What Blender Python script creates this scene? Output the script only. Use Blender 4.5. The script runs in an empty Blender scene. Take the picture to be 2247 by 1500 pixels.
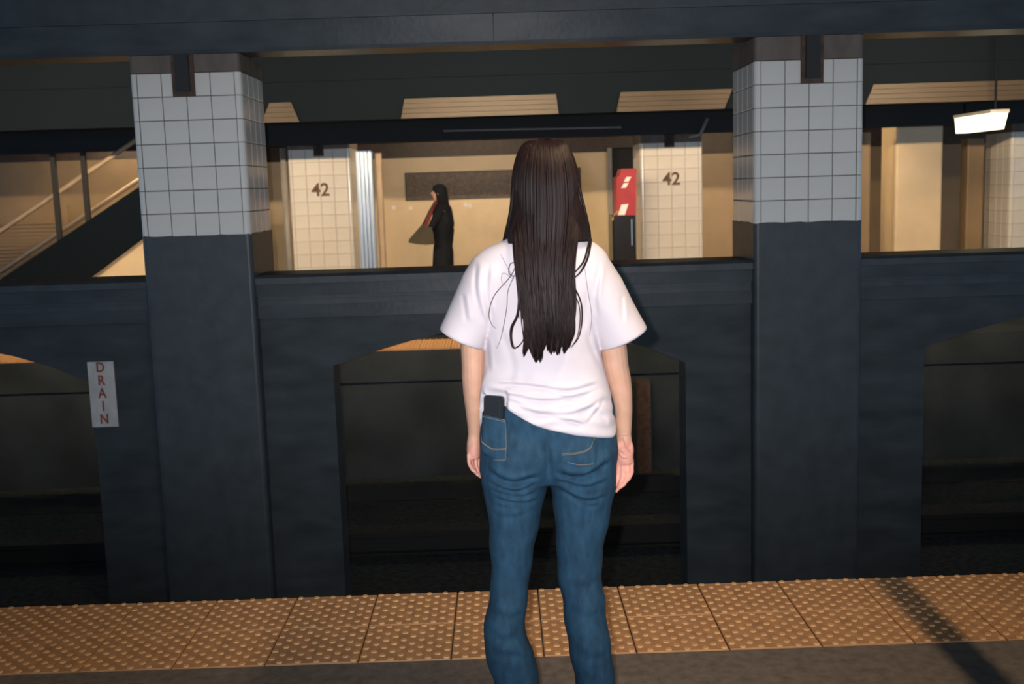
import bpy, math, random
import numpy as np
from mathutils import Vector, Matrix
from mathutils.bvhtree import BVHTree
random.seed(7); rng = np.random.default_rng(7)
S = bpy.context.scene
COL = S.collection
PI = math.pi

# ------------------------------------------------------------ camera, world, flash, exposure
cam = bpy.data.cameras.new('camera'); cam_o = bpy.data.objects.new('camera', cam); COL.objects.link(cam_o)
cam.sensor_width = 36.0; cam.lens = 39.27; cam.clip_end = 100
RT = Vector((0.99944847, -0.01191968, -0.03099478)); UP = Vector((0.03234345, 0.13784718, 0.98992528)); FW = Vector((0.00752705, 0.99038178, -0.13815668))
cam_o.matrix_world = Matrix(((RT.x, UP.x, -FW.x, 0), (RT.y, UP.y, -FW.y, 0), (RT.z, UP.z, -FW.z, 1.527), (0, 0, 0, 1)))
cam.dof.use_dof = True; cam.dof.focus_distance = 3.9; cam.dof.aperture_fstop = 4.2
S.camera = cam_o
S.view_settings.view_transform = 'Standard'; S.view_settings.look = 'None'
S.view_settings.gamma = 1.0; S.view_settings.use_curve_mapping = False
S.view_settings.exposure = 0.0
S.render.film_transparent = False
W = bpy.data.worlds.new('station_air'); S.world = W; W.use_nodes = True
W.node_tree.nodes['Background'].inputs[0].default_value = (0.50, 0.74, 1.0, 1)
W.node_tree.nodes['Background'].inputs[1].default_value = 0.95

fl = bpy.data.lights.new('camera_flash', 'SPOT'); fl.energy = 430; fl.color = (1.0, 0.97, 0.98)
fl.spot_size = math.radians(64); fl.spot_blend = 0.85; fl.shadow_soft_size = 0.012
fo = bpy.data.objects.new('camera_flash', fl); COL.objects.link(fo)
fo.location = (-0.055, -0.02, 1.575)
fo.rotation_euler = (Vector((0.08, 3.0, 1.48)) - Vector(fo.location)).to_track_quat('-Z', 'Y').to_euler()


# ------------------------------------------------------------ materials
def mat(name, col, rough=0.5, metal=0.0, spec=0.5, var=0.0, vscale=(8, 8, 8), bump=0.0, bscale=40, emit=None, estr=0.0, sss=0.0, coat=0.0, rvar=0.0):
    m = bpy.data.materials.new(name); m.use_nodes = True
    nt = m.node_tree; b = nt.nodes['Principled BSDF']
    b.inputs['Base Color'].default_value = (*col, 1); b.inputs['Roughness'].default_value = rough
    b.inputs['Metallic'].default_value = metal; b.inputs['Specular IOR Level'].default_value = spec
    if coat: b.inputs['Coat Weight'].default_value = coat; b.inputs['Coat Roughness'].default_value = 0.12
    if sss:
        b.inputs['Subsurface Weight'].default_value = sss; b.inputs['Subsurface Radius'].default_value = (0.012, 0.005, 0.003)
        b.inputs['Subsurface Scale'].default_value = 1.0
    if emit: b.inputs['Emission Color'].default_value = (*emit, 1); b.inputs['Emission Strength'].default_value = estr
    tc = nt.nodes.new('ShaderNodeTexCoord')
    if var or rvar:
        mp = nt.nodes.new('ShaderNodeMapping'); mp.inputs['Scale'].default_value = vscale
        nt.links.new(tc.outputs['Object'], mp.inputs['Vector'])
        n = nt.nodes.new('ShaderNodeTexNoise'); n.inputs['Scale'].default_value = 1.0; n.inputs['Detail'].default_value = 5
        nt.links.new(mp.outputs['Vector'], n.inputs['Vector'])
        if var:
            r = nt.nodes.new('ShaderNodeMapRange'); r.inputs[1].default_value = 0.3; r.inputs[2].default_value = 0.7
            r.inputs[3].default_value = 1 - var; r.inputs[4].default_value = 1 + var
            nt.links.new(n.outputs['Fac'], r.inputs[0])
            mx = nt.nodes.new('ShaderNodeVectorMath'); mx.operation = 'SCALE'; mx.inputs[0].default_value = col
            nt.links.new(r.outputs[0], mx.inputs['Scale']); nt.links.new(mx.outputs[0], b.inputs['Base Color'])
        if rvar:
            r2 = nt.nodes.new('ShaderNodeMapRange'); r2.inputs[1].default_value = 0.3; r2.inputs[2].default_value = 0.7
            r2.inputs[3].default_value = max(0.03, rough - rvar); r2.inputs[4].default_value = rough + rvar
            nt.links.new(n.outputs['Fac'], r2.inputs[0]); nt.links.new(r2.outputs[0], b.inputs['Roughness'])
    if bump:
        n2 = nt.nodes.new('ShaderNodeTexNoise'); n2.inputs['Scale'].default_value = bscale; n2.inputs['Detail'].default_value = 4
        nt.links.new(tc.outputs['Object'], n2.inputs['Vector'])
        bp = nt.nodes.new('ShaderNodeBump'); bp.inputs['Strength'].default_value = bump; bp.inputs['Distance'].default_value = 0.004
        nt.links.new(n2.outputs['Fac'], bp.inputs['Height']); nt.links.new(bp.outputs[0], b.inputs['Normal'])
    return m


M = {}
M['black_glaze'] = mat('black_glazed_paint', (0.050, 0.061, 0.070), 0.36, spec=0.2, var=0.25, vscale=(3, 3, 9), bump=0.25, bscale=25)
M['black_paint'] = mat('black_paint', (0.046, 0.057, 0.067), 0.45, var=0.2, bump=0.3, bscale=18)
M['soot'] = mat('sooty_concrete', (0.032, 0.041, 0.050), 0.8, spec=0.08, var=0.3, vscale=(2, 2, 2))
M['void'] = mat('matt_black', (0.0075, 0.0125, 0.019), 0.9, spec=0.05)
M['grout_pale'] = mat('pale_grout', (0.50, 0.47, 0.42), 0.8)
M['ballast'] = mat('dark_ballast', (0.032, 0.040, 0.047), 0.9, spec=0.08, var=0.4, vscale=(20, 20, 20), bump=0.8, bscale=60)
M['tile'] = mat('white_glazed_tile', (0.74, 0.72, 0.68), 0.16, var=0.05, vscale=(4, 4, 4), bump=0.06, bscale=14)
M['grout'] = mat('dark_grout', (0.10, 0.085, 0.075), 0.85)
M['brownpaint'] = mat('brown_painted_cap', (0.13, 0.105, 0.09), 0.6, var=0.3, vscale=(9, 9, 3))
M['rust'] = mat('rusty_steel', (0.075, 0.045, 0.033), 0.7, var=0.4, vscale=(25, 25, 25))
M['floor'] = mat('platform_concrete', (0.150, 0.124, 0.104), 0.75, var=0.28, vscale=(26, 26, 26), bump=0.5, bscale=90)
M['tact'] = mat('tactile_orange', (0.50, 0.26, 0.12), 0.62, var=0.22, vscale=(18, 18, 18), bump=0.3, bscale=120)
M['dome'] = mat('flash_dome_orange', (0.66, 0.38, 0.17), 0.5, var=0.12, vscale=(30, 30, 30))  # lighter than the tile: the flash on the domes put into the colour
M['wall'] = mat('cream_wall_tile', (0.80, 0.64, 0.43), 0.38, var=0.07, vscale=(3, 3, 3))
M['dim_tan'] = mat('dim_tan_tile', (0.30, 0.21, 0.12), 0.4, var=0.10, vscale=(3, 3, 3))  # tan: weaker lamplight on the outer walls put into the colour
M['shade_and_border'] = mat('brown_shade_and_border', (0.050, 0.034, 0.026), 0.45, var=0.25, vscale=(14, 14, 14))  # dark brown painted as shade on the upper walls; also the tablet border
M['signbrown'] = mat('brown_mosaic', (0.115, 0.078, 0.050), 0.4, var=0.45, vscale=(26, 26, 26))
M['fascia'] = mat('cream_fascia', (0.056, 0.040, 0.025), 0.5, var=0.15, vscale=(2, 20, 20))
M['dark'] = mat('dark_void_paint', (0.02, 0.022, 0.026), 0.7)
M['steel'] = mat('brushed_stainless', (0.55, 0.66, 0.80), 0.34, metal=0.85, var=0.12, vscale=(40, 40, 2))
M['greypipe'] = mat('grey_paint', (0.30, 0.29, 0.28), 0.45, var=0.1)
M['tanpost'] = mat('tan_post', (0.50, 0.38, 0.27), 0.4, var=0.1)
M['red'] = mat('red_panel', (0.42, 0.028, 0.042), 0.4, var=0.1)
M['white'] = mat('print_and_glint_white', (0.90, 0.92, 0.95), 0.5)  # for print and for the painted glints on the far wall
M['signwhite'] = mat('enamel_white', (0.55, 0.53, 0.52), 0.4, var=0.18, vscale=(12, 12, 7))
M['signred'] = mat('sign_red', (0.32, 0.06, 0.04), 0.5)
M['ink'] = mat('column_ink', (0.10, 0.06, 0.03), 0.6)
M['gold'] = mat('brass_cable', (0.45, 0.33, 0.15), 0.4, metal=0.4)
M['housing'] = mat('lamp_housing', (0.5, 0.5, 0.48), 0.5)
M['lampw'] = mat('warm_tube', (0.9, 0.85, 0.7), 0.4, emit=(1.0, 0.72, 0.42), estr=1.0)
M['lampv'] = mat('lit_diffuser', (0.9, 0.88, 0.75), 0.4, emit=(1.0, 0.90, 0.62), estr=1.0)
M['lampn'] = mat('platform_tube', (0.9, 0.9, 0.85), 0.4, emit=(1.0, 0.74, 0.46), estr=1.0)
M['shirt'] = mat('white_cotton', (0.60, 0.542, 0.575), 0.85, spec=0.2, var=0.03, vscale=(10, 10, 10), bump=0.12, bscale=500)
M['jeans'] = mat('blue_denim', (0.015, 0.050, 0.090), 0.8, spec=0.25, var=0.28, vscale=(55, 55, 22), bump=0.35, bscale=600)
M['thread'] = mat('gold_thread', (0.20, 0.15, 0.085), 0.7)
M['skin'] = mat('skin', (0.58, 0.33, 0.225), 0.5, spec=0.35, var=0.08, vscale=(22, 22, 22), sss=0.12, bump=0.1, bscale=160)
M['palm'] = mat('palm_skin', (0.60, 0.285, 0.22), 0.5, spec=0.3, var=0.10, vscale=(60, 60, 60), sss=0.1)
M['hair'] = mat('dark_brown_hair', (0.0135, 0.0070, 0.0066), 0.47, spec=0.19, var=0.5, vscale=(140, 140, 5))
M['phone'] = mat('black_phone', (0.012, 0.012, 0.014), 0.25, var=0.1)
M['phonerim'] = mat('phone_rim', (0.05, 0.06, 0.065), 0.25, metal=0.6)
M['shoe'] = mat('dark_shoe', (0.03, 0.03, 0.035), 0.6)
M['sole'] = mat('shoe_sole', (0.5, 0.48, 0.45), 0.7)
M['blackcloth'] = mat('black_cloth', (0.010, 0.012, 0.017), 0.9, spec=0.1, var=0.2)
M['olive'] = mat('olive_bag', (0.04, 0.034, 0.022), 0.8, var=0.2)
M['redcloth'] = mat('dark_red_cloth', (0.16, 0.018, 0.022), 0.85)
M['eye'] = mat('eye_white', (0.7, 0.7, 0.7), 0.2)
M['iris'] = mat('iris_brown', (0.04, 0.02, 0.01), 0.2)
M['lip'] = mat('lip', (0.45, 0.16, 0.14), 0.5)


# ------------------------------------------------------------ mesh helpers
class MB:
    def __init__(s): s.v = []; s.f = []; s.m = []

    def add(s, v, f, mi=0):
        o = len(s.v); s.v += [tuple(p) for p in v]; s.f += [tuple(i + o for i in q) for q in f]; s.m += [mi] * len(f)

    def box(s, x0, x1, y0, y1, z0, z1, mi=0):
        s.add([(x0, y0, z0), (x1, y0, z0), (x1, y1, z0), (x0, y1, z0), (x0, y0, z1), (x1, y0, z1), (x1, y1, z1), (x0, y1, z1)],
              [(0, 3, 2, 1), (4, 5, 6, 7), (0, 1, 5, 4), (1, 2, 6, 5), (2, 3, 7, 6), (3, 0, 4, 7)], mi)

    def loft(s, rings, mi=0, caps=True):
        n = len(rings[0]); o = len(s.v); v = [p for r in rings for p in r]; f = []
        for i in range(len(rings) - 1):
            for k in range(n):
                a = i * n + k; b = i * n + (k + 1) % n
                f.append((a, b, b + n, a + n))
        if caps:
            f.append(tuple(range(n - 1, -1, -1))); f.append(tuple((len(rings) - 1) * n + k for k in range(n)))
        s.add(v, f, mi)

    def tube(s, pts, rad, n=8, mi=0, flat=None):
        pts = [Vector(p) for p in pts]
        if not hasattr(rad, '__len__'): rad = [rad] * len(pts)
        t = (pts[1] - pts[0]).normalized(); ref = Vector((0, 0, 1)) if abs(t.z) < 0.9 else Vector((1, 0, 0))
        u = t.cross(ref).normalized(); rings = []
        for i, p in enumerate(pts):
            d = pts[min(i + 1, len(pts) - 1)] - pts[max(i - 1, 0)]
            if d.length > 1e-9: t = d.normalized()
            u = (u - t * u.dot(t)).normalized(); w = t.cross(u)
            r = rad[i]
            rings.append([p + u * (r * math.cos(2 * PI * k / n)) + w * (r * math.sin(2 * PI * k / n)) for k in range(n)])
        s.loft(rings, mi)

    def prism_y(s, poly, y0, y1, mi=0):
        n = len(poly)
        s.add([(x, y0, z) for x, z in poly] + [(x, y1, z) for x, z in poly],
              [tuple(range(n)), tuple(range(2 * n - 1, n - 1, -1))] + [(k, n + k, n + (k + 1) % n, (k + 1) % n) for k in range(n)], mi)

    def prism_z(s, poly, z0, z1, mi=0):
        n = len(poly)
        s.add([(x, y, z0) for x, y in poly] + [(x, y, z1) for x, y in poly],
              [tuple(range(n - 1, -1, -1)), tuple(range(n, 2 * n))] + [(k, (k + 1) % n, n + (k + 1) % n, n + k) for k in range(n)], mi)

    def ball(s, c, r, nu=12, nv=8, mi=0):
        if not hasattr(r, '__len__'): r = (r, r, r)
        rings = []
        for j in range(nv + 1):
            a = PI * (j + 0.02) / (nv + 0.04) - PI / 2
            rings.append([(c[0] + r[0] * math.cos(a) * math.cos(2 * PI * k / nu), c[1] + r[1] * math.cos(a) * math.sin(2 * PI * k / nu), c[2] + r[2] * math.sin(a)) for k in range(nu)])
        s.loft(rings, mi)

    def mesh(s, name, mats, smooth=False):
        me = bpy.data.meshes.new(name); me.from_pydata(s.v, [], s.f)
        for m in (mats if isinstance(mats, (list, tuple)) else [mats]): me.materials.append(M[m])
        me.polygons.foreach_set('material_index', s.m)
        if smooth: me.polygons.foreach_set('use_smooth', [True] * len(s.f))
        me.update(); return me

    def build(s, name, mats, parent=None, smooth=False, origin=None):
        return link(name, s.mesh(name, mats, smooth), parent, origin)


def link(name, me, parent=None, loc=None):
    o = bpy.data.objects.new(name, me); COL.objects.link(o)
    if parent is not None: o.parent = parent
    if loc is not None: o.location = loc
    return o


def wlink(name, mb, mats, root, smooth=False):
    """mesh given in world coordinates, linked under a root Empty"""
    loc = Vector(root.location); p = root.parent
    while p is not None: loc = loc + Vector(p.location); p = p.parent
    me = mb.mesh(name, mats, smooth); me.transform(Matrix.Translation(-loc))
    return link(name, me, root)


def tag(o, label=None, cat=None, group=None, kind=None):
    if label: o['label'] = label
    if cat: o['category'] = cat
    if group: o['group'] = group
    if kind: o['kind'] = kind
    return o


def thing(name, label, cat, loc=(0, 0, 0), group=None, kind='thing'):
    o = bpy.data.objects.new(name, None); COL.objects.link(o); o.location = loc; o.empty_display_size = 0.1
    return tag(o, label, cat, group, kind)


def struct(name, mb, mats, smooth=False):
    return tag(mb.build(name, mats, None, smooth), kind='structure')


def bx(*a):
    m = MB(); m.box(*a); return m


def roundbox(x0, x1, y0, y1, z0, z1, r=0.01, k=3):
    m = MB(); poly = []
    for cx, cy, a0 in ((x1 - r, y1 - r, 0), (x0 + r, y1 - r, 90), (x0 + r, y0 + r, 180), (x1 - r, y0 + r, 270)):
        for i in range(k + 1):
            a = math.radians(a0 + 90 * i / k); poly.append((cx + r * math.cos(a), cy + r * math.sin(a)))
    m.prism_z(poly, z0, z1); return m


# ------------------------------------------------------------ near platform, tactile edge
T = 0.3048; X0 = -1.1201; Y0 = 3.478; YE = Y0 + 2 * T
m = MB(); m.box(-12, 12, -4, Y0 - 0.002, -0.35, 0.0); m.box(-12, 12, Y0 - 0.002, YE, -0.35, -0.012); m.box(-12, 12, YE - 0.25, YE - 0.02, -1.25, -0.35)
floor = struct('floor', m, 'floor')


def tact_mesh():
    m = MB(); g = 0.0022; a = T - g; z = 0.004
    m.add([(g, g, -0.012), (a, g, -0.012), (a, a, -0.012), (g, a, -0.012), (g, g, z - 0.003), (a, g, z - 0.003), (a, a, z - 0.003), (g, a, z - 0.003),
           (g + 0.003, g + 0.003, z), (a - 0.003, g + 0.003, z), (a - 0.003, a - 0.003, z), (g + 0.003, a - 0.003, z)],
          [(0, 1, 5, 4), (1, 2, 6, 5), (2, 3, 7, 6), (3, 0, 4, 7), (4, 5, 9, 8), (5, 6, 10, 9), (6, 7, 11, 10), (7, 4, 8, 11), (8, 9, 10, 11)])
    n = 8; p = T / 5
    for j in range(10):
        for i in range(5):
            cx = (i + (0.25 if j % 2 else 0.75)) * p; cy = (j + 0.5) * T / 10
            r0 = [(cx + 0.0120 * math.cos(2 * PI * k / n), cy + 0.0120 * math.sin(2 * PI * k / n), z - 0.0005) for k in range(n)]
            r1 = [(cx + 0.0085 * math.cos(2 * PI * k / n), cy + 0.0085 * math.sin(2 * PI * k / n), z + 0.0042) for k in range(n)]
            o = r0 + r1
            m.add(o, [(k, (k + 1) % n, n + (k + 1) % n, n + k) for k in range(n)] + [tuple(range(n, 2 * n))], 1)
    return m.mesh('tactile_tile', ['tact', 'dome'])


tm = tact_mesh()
for j in range(2):
    for i in range(-6, 13):
        o = link('tactile_tile', tm, floor, (X0 + i * T, Y0 + j * T, random.uniform(-0.0012, 0.0008)))

# ------------------------------------------------------------ trench, far platform, ceilings
struct('floor', bx(-12, 12, YE - 0.02, 10.75, -1.45, -1.25), 'ballast')
m = MB(); m.box(-12, 12, 10.6, 16, -0.30, 0.0); m.box(-12, 12, 10.62, 10.95, -1.25, -0.30)
far_floor = struct('floor', m, 'soot')
for i in range(-14, 15):
    link('tactile_tile', tm, far_floor, (X0 + i * T, 10.6, 0.012)); link('tactile_tile', tm, far_floor, (X0 + i * T, 10.6 + T, 0.012))
struct('ceiling', bx(-12, 12, -4, 7.2, 3.15, 3.35), 'soot')
struct('ceiling', bx(-12, 12, 7.2, 16, 3.10, 3.35), 'soot')
# rails of the far track
M['railsteel'] = mat('dark_rail_steel', (0.028, 0.030, 0.032), 0.8, spec=0.1)
for y in (8.35, 9.78):
    m = MB(); m.box(-12, 12, y - 0.065, y + 0.065, -1.25, -1.235); m.box(-12, 12, y - 0.01, y + 0.01, -1.235, -1.12); m.box(-12, 12, y - 0.034, y + 0.034, -1.12, -1.085)
    o = m.build('rail', 'railsteel')
    tag(o, 'rusty running rail on the track bed ' + ('just behind the arched dividing wall' if y < 9 else 'below the far platform edge'), 'rail', kind='thing')

# dividing wall with segmental arches between the tile columns
WY0, WY1 = 7.30, 7.58
bays = (-7.79, -3.895, 0.035, 3.955, 7.87)
edges = [(-12.0, -5.85), (-5.85, -2.296), (-1.594, 1.634), (2.336, 5.9), (5.9, 12.0)]
for k, c in enumerate(bays):
    a, b = edges[k]; m = MB()
    arch = [(c - 1.165, -1.25), (c - 1.165, 0.39), (c - 0.92, 0.465), (c - 0.66, 0.535), (c - 0.33, 0.605), (c, 0.63), (c + 0.33, 0.60), (c + 0.66, 0.525), (c + 0.92, 0.44), (c + 1.165, 0.335), (c + 1.165, -1.25)]
    m.prism_y([(a, 0.80), (a, -1.25)] + arch[:6] + [(c, 0.80)], WY0, WY1)
    m.prism_y([(c, 0.80)] + arch[5:] + [(b, -1.25), (b, 0.80)], WY0, WY1)
    struct('wall_middle', m, 'black_glaze')
# cap mouldings (sloped faces catch the light)
m = MB(); m.loft([[(x, y, z) for y, z in ((7.235, 0.945), (7.235, 0.985), (7.26, 1.003), (7.64, 1.003), (7.64, 0.945))] for x in (-12, 12)]); struct('trim_1', m, 'black_paint')
m = MB(); m.loft([[(x, y, z) for y, z in ((7.250, 0.865), (7.257, 0.945), (7.60, 0.945), (7.60, 0.865))] for x in (-12, 12)]); struct('trim_2', m, 'black_glaze')
m = MB(); m.box(-12, 12, 7.29, 7.59, 0.80, 0.865); m.box(-12, 12, 7.275, 7.30, 0.832, 0.840); struct('trim_3', m, 'black_paint')
m = MB(); m.loft([[(x, y, z) for y, z in ((7.270, 0.718), (7.279, 0.80), (7.31, 0.80), (7.31, 0.718))] for x in (-12, 12)]); struct('trim_4', m, 'black_glaze')


# ------------------------------------------------------------ tile columns
def tile_mesh(w, h, name):
    g = 0.0022; c = 0.004; t = 0.010
    x0, x1, z0, z1 = -w / 2 + g, w / 2 - g, -h / 2 + g, h / 2 - g
    m = MB()
    m.add([(x0, 0, z0), (x1, 0, z0), (x1, 0, z1), (x0, 0, z1), (x0, -t + 0.003, z0), (x1, -t + 0.003, z0), (x1, -t + 0.003, z1), (x0, -t + 0.003, z1),
           (x0 + c, -t, z0 + c), (x1 - c, -t, z0 + c), (x1 - c, -t, z1 - c), (x0 + c, -t, z1 - c)],
          [(0, 1, 5, 4), (1, 2, 6, 5), (2, 3, 7, 6), (3, 0, 4, 7), (4, 5, 9, 8), (5, 6, 10, 9), (6, 7, 11, 10), (7, 4, 8, 11), (8, 9, 10, 11)])
    return m.mesh(name, 'tile')


TW, TH, BN = 0.153, 0.146, 0.042
t_mesh = tile_mesh(TW, TH, 'tile')


def corner_mesh(sgn):
    m = MB(); g = 0.0022; r = BN - g; n = 6; rings = []
    prof = [(0.0, -0.010)] + [(r - 0.03 + 0.03 * math.sin(a), 0.02 - 0.03 * math.cos(a)) for a in [PI / 2 * k / n for k in range(n + 1)]] + [(r, 0.030), (0.0, 0.030)]
    prof = [(sgn * (x + g - BN), y) for x, y in prof]
    if sgn < 0: prof = prof[::-1]
    rings = [[(x, y, z) for x, y in prof] for z in (-TH / 2 + g, TH / 2 - g)]
    m.loft(rings); return m.mesh('corner_tile', 'tile')


cr_mesh, cl_mesh = corner_mesh(1), corner_mesh(-1)


def rounded(x0, x1, y0, y1, r, k=4):
    poly = []
    for cx, cy, a0 in ((x1 - r, y1 - r, 0), (x0 + r, y1 - r, 90), (x0 + r, y0 + r, 180), (x1 - r, y0 + r, 270)):
        for i in range(k + 1):
            a = math.radians(a0 + 90 * i / k); poly.append((cx + r * math.cos(a), cy + r * math.sin(a)))
    return poly


def text_mesh(txt, size, mname, vertical=False, step=1.1):
    cu = bpy.data.curves.new('t', 'FONT'); cu.body = '\n'.join(txt) if vertical else txt; cu.size = size; cu.align_x = 'CENTER'; cu.align_y = 'CENTER'
    cu.extrude = 0.0012; cu.resolution_u = 3; cu.space_line = step; cu.offset = size * 0.02
    o = bpy.data.objects.new('t', cu); COL.objects.link(o)
    dg = bpy.context.evaluated_depsgraph_get(); me = bpy.data.meshes.new_from_object(o.evaluated_get(dg))
    bpy.data.objects.remove(o); me.materials.clear(); me.materials.append(M[mname])
    me.transform(Matrix.Rotation(PI / 2, 4, 'X')); return me


def column(cx, yf, zt, bottom, top, label, group, number=None, brk=(0.0, 0.145, 2.12, 2.40), rows=7, joint='grout'):
    """zt: lowest edge of the white tiles"""
    w = 4 * TW + 2 * BN; x0, x1 = -w / 2, w / 2; dpt = 0.70
    c = thing('tiled_column', label, 'column', (cx, yf, bottom), group)
    zt -= bottom; top -= bottom; ztop = zt + rows * TH
    k = MB(); k.prism_z(rounded(x0 + 0.004, x1 - 0.004, 0.0095, dpt - 0.0095, 0.03), zt - 0.02, ztop); k.build('grout_core', joint, c)
    k = MB(); poly = rounded(x0 - 0.002, x1 + 0.002, -0.002, dpt, 0.03); n = len(poly)
    # slopped black paint: its upper edge wavers by a few millimetres
    dense = []
    for i in range(n):
        a, b = poly[i], poly[(i + 1) % n]; L = math.dist(a, b); s = max(1, int(L / 0.05))
        dense += [(a[0] + (b[0] - a[0]) * q / s, a[1] + (b[1] - a[1]) * q / s) for q in range(s)]
    n = len(dense); bot = [(x, y, 0) for x, y in dense]; tp = [(x, y, zt + 0.004 + random.uniform(-0.005, 0.006)) for x, y in dense]
    tp2 = [(x * 0.96, (y - dpt / 2) * 0.96 + dpt / 2, zt - 0.004) for x, y in dense]
    k.loft([bot, tp, tp2]); k.build('painted_base', 'black_paint', c)
    k = MB(); k.prism_z(rounded(x0, x1, 0.0, dpt, 0.03), ztop + 0.002, top); k.build('painted_cap', 'brownpaint', c)
    for r in range(rows):
        z = zt + (r + 0.5) * TH
        for q in range(4):
            x = x0 + BN + (q + 0.5) * TW
            o = link('tile', t_mesh, c, (x, 0.010, z)); o.rotation_euler = (random.gauss(0, 0.006), 0, random.gauss(0, 0.006))
            for sd in (-1, 1):
                o = link('tile', t_mesh, c, (sd * (w / 2 - 0.010), 0.042 + (q + 0.5) * TW, z)); o.rotation_euler = (0, 0, sd * PI / 2)
        link('corner_tile', cr_mesh, c, (x1, 0.010, z)); link('corner_tile', cl_mesh, c, (x0, 0.010, z))
    bxo, bw, bz0, bz1 = brk; bz0 -= bottom; bz1 -= bottom
    k = MB(); k.box(bxo - bw / 2, bxo + bw / 2, -0.016, 0.0, bz0, bz1); br = k.build('bracket', 'rust', c)
    k = MB(); k.box(bxo - bw / 2 + 0.027, bxo + bw / 2 - 0.027, -0.040, -0.016, bz0 + 0.03, bz1); k.build('channel', 'dark', br)
    if number:
        me = text_mesh(number, 0.20, 'ink'); o = link('lettering', me, c, (0.0, -0.003, 1.545 - bottom))
    return c


column(-1.945, 7.2, 1.272, -1.25, 2.405, 'white tiled column on black base, left of the brightly lit far column', 'near tiled columns', brk=(-0.01, 0.14, 2.150, 2.405))
column(1.985, 7.2, 1.236, -1.25, 2.405, 'white tiled column on black base, to the right of the red machine', 'near tiled columns', brk=(0.015, 0.142, 2.112, 2.405))
column(-1.985, 12.6, 0.540, 0.0, 2.30, 'far cream-lit tiled column beside the stainless steel post', 'far platform columns', '42', brk=(0.0, 0.11, 1.92, 2.22), rows=10, joint='grout_pale')
column(1.935, 12.6, 0.492, 0.0, 2.30, 'far cream-lit tiled column beside the red and black machine', 'far platform columns', '42', brk=(-0.02, 0.11, 1.90, 2.22), rows=10, joint='grout_pale')
column(6.09, 12.6, 0.492, 0.0, 2.30, 'far cream-lit tiled column cut by the right edge of the photo', 'far platform columns', None, brk=(0.0, 0.11, 1.90, 2.22), rows=10, joint='grout_pale')

# ------------------------------------------------------------ girders, fascia, conduits
g = thing('steel_girder', 'black plated girder resting on the two near tiled columns', 'girder', (0, 7.2, 2.41))
m = MB(); m.box(-12, 12, 7.31, 7.50, 2.432, 3.10); wlink('back_web', m, 'black_paint', g)
m = MB(); m.box(-12, 12, 7.20, 7.50, 2.408, 2.432); wlink('bottom_flange', m, 'black_glaze', g)
for a, b in ((-12, -3.9), (-3.895, -0.003), (0.002, 3.9), (3.905, 12)):
    m = MB(); m.loft([[(x, y, z) for y, z in ((7.236, 2.432), (7.2125, 2.60), (7.30, 2.60), (7.30, 2.432))] for x in (a, b)]); wlink('web', m, 'black_glaze', g)
m = MB(); m.box(-12, 12, 7.19, 7.40, 2.600, 2.612); m.box(-12, 12, 7.24, 7.40, 2.612, 3.10); wlink('upper_angle', m, 'black_paint', g)
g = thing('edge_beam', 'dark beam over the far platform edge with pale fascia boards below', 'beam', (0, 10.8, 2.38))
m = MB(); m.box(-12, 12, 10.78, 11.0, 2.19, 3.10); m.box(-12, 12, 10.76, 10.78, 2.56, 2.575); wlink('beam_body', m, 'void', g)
for (a0, a1, b0, b1) in ((-2.22, -2.13, -1.86, -1.93), (-0.90, -0.86, 0.59, 0.57), (1.14, 1.18, 2.16, 2.24), (3.50, 3.58, 5.9, 5.9), (-5.6, -5.6, -4.75, -4.75)):
    m = MB()
    for q in range(4):
        z0 = 2.19 + q * 0.046; z1 = z0 + 0.043; f0 = (z0 - 2.19) / 0.184; f1 = (z1 - 2.19) / 0.184
        d = 0.004 * (q % 2)
        m.prism_y([(a0 + (a1 - a0) * f0, z0), (b0 + (b1 - b0) * f0, z0), (b0 + (b1 - b0) * f1, z1), (a0 + (a1 - a0) * f1, z1)], 10.752 + d, 10.782)
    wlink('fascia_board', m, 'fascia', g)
g = thing('cross_girder', 'dark girder running across the tops of the far platform columns', 'girder', (0, 12.5, 2.04))
m = MB(); m.box(-12, 12, 12.47, 12.57, 2.04, 2.36); m.box(-12, 12, 12.42, 12.58, 2.04, 2.06); m.box(-12, 12, 12.42, 12.58, 2.36, 3.1); wlink('girder_body', m, 'dark', g)
m = MB(); m.tube([(-0.58, 12.408, 2.145), (0.3, 12.408, 2.138), (1.36, 12.408, 2.125)], 0.012, 8); wlink('conduit', m, 'greypipe', g, True)['label'] = 'thin pale conduit'
m = MB(); m.tube([(2.30, 12.38, 2.19), (2.22, 12.38, 2.02), (2.10, 12.38, 2.00)], 0.02, 8)
tag(m.build('bent_pipe', 'greypipe', None, True), 'bent grey pipe end by the top of the right far column', 'pipe', kind='thing')

# ------------------------------------------------------------ far wall
FWY = 15.5
m = MB(); m.box(-3.16, 1.50, FWY, FWY + 0.2, 0, 1.95); wb = struct('wall_back', m, 'wall')
M['dim_cream'] = mat('dim_cream_tile', (0.50, 0.37, 0.235), 0.4, var=0.08, vscale=(3, 3, 3)); struct('wall_back', bx(1.95, 3.32, FWY, FWY + 0.2, 0, 1.88), 'dim_cream')  # same cream wall, its dimmer light put into the colour
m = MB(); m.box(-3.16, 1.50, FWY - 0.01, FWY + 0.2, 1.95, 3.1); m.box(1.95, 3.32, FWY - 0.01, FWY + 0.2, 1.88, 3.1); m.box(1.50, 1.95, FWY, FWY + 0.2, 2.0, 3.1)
struct('upper_wall_shade_5', m, 'shade_and_border')  # upper wall in shade, the shade put into its brown colour
struct('wall_back', bx(-12, 12, FWY + 1.0, FWY + 1.2, 0, 3.1), 'shade_and_border')
struct('door_1', bx(1.56, 1.95, FWY + 0.10, FWY + 0.15, 0, 2.0), 'dark')
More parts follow.
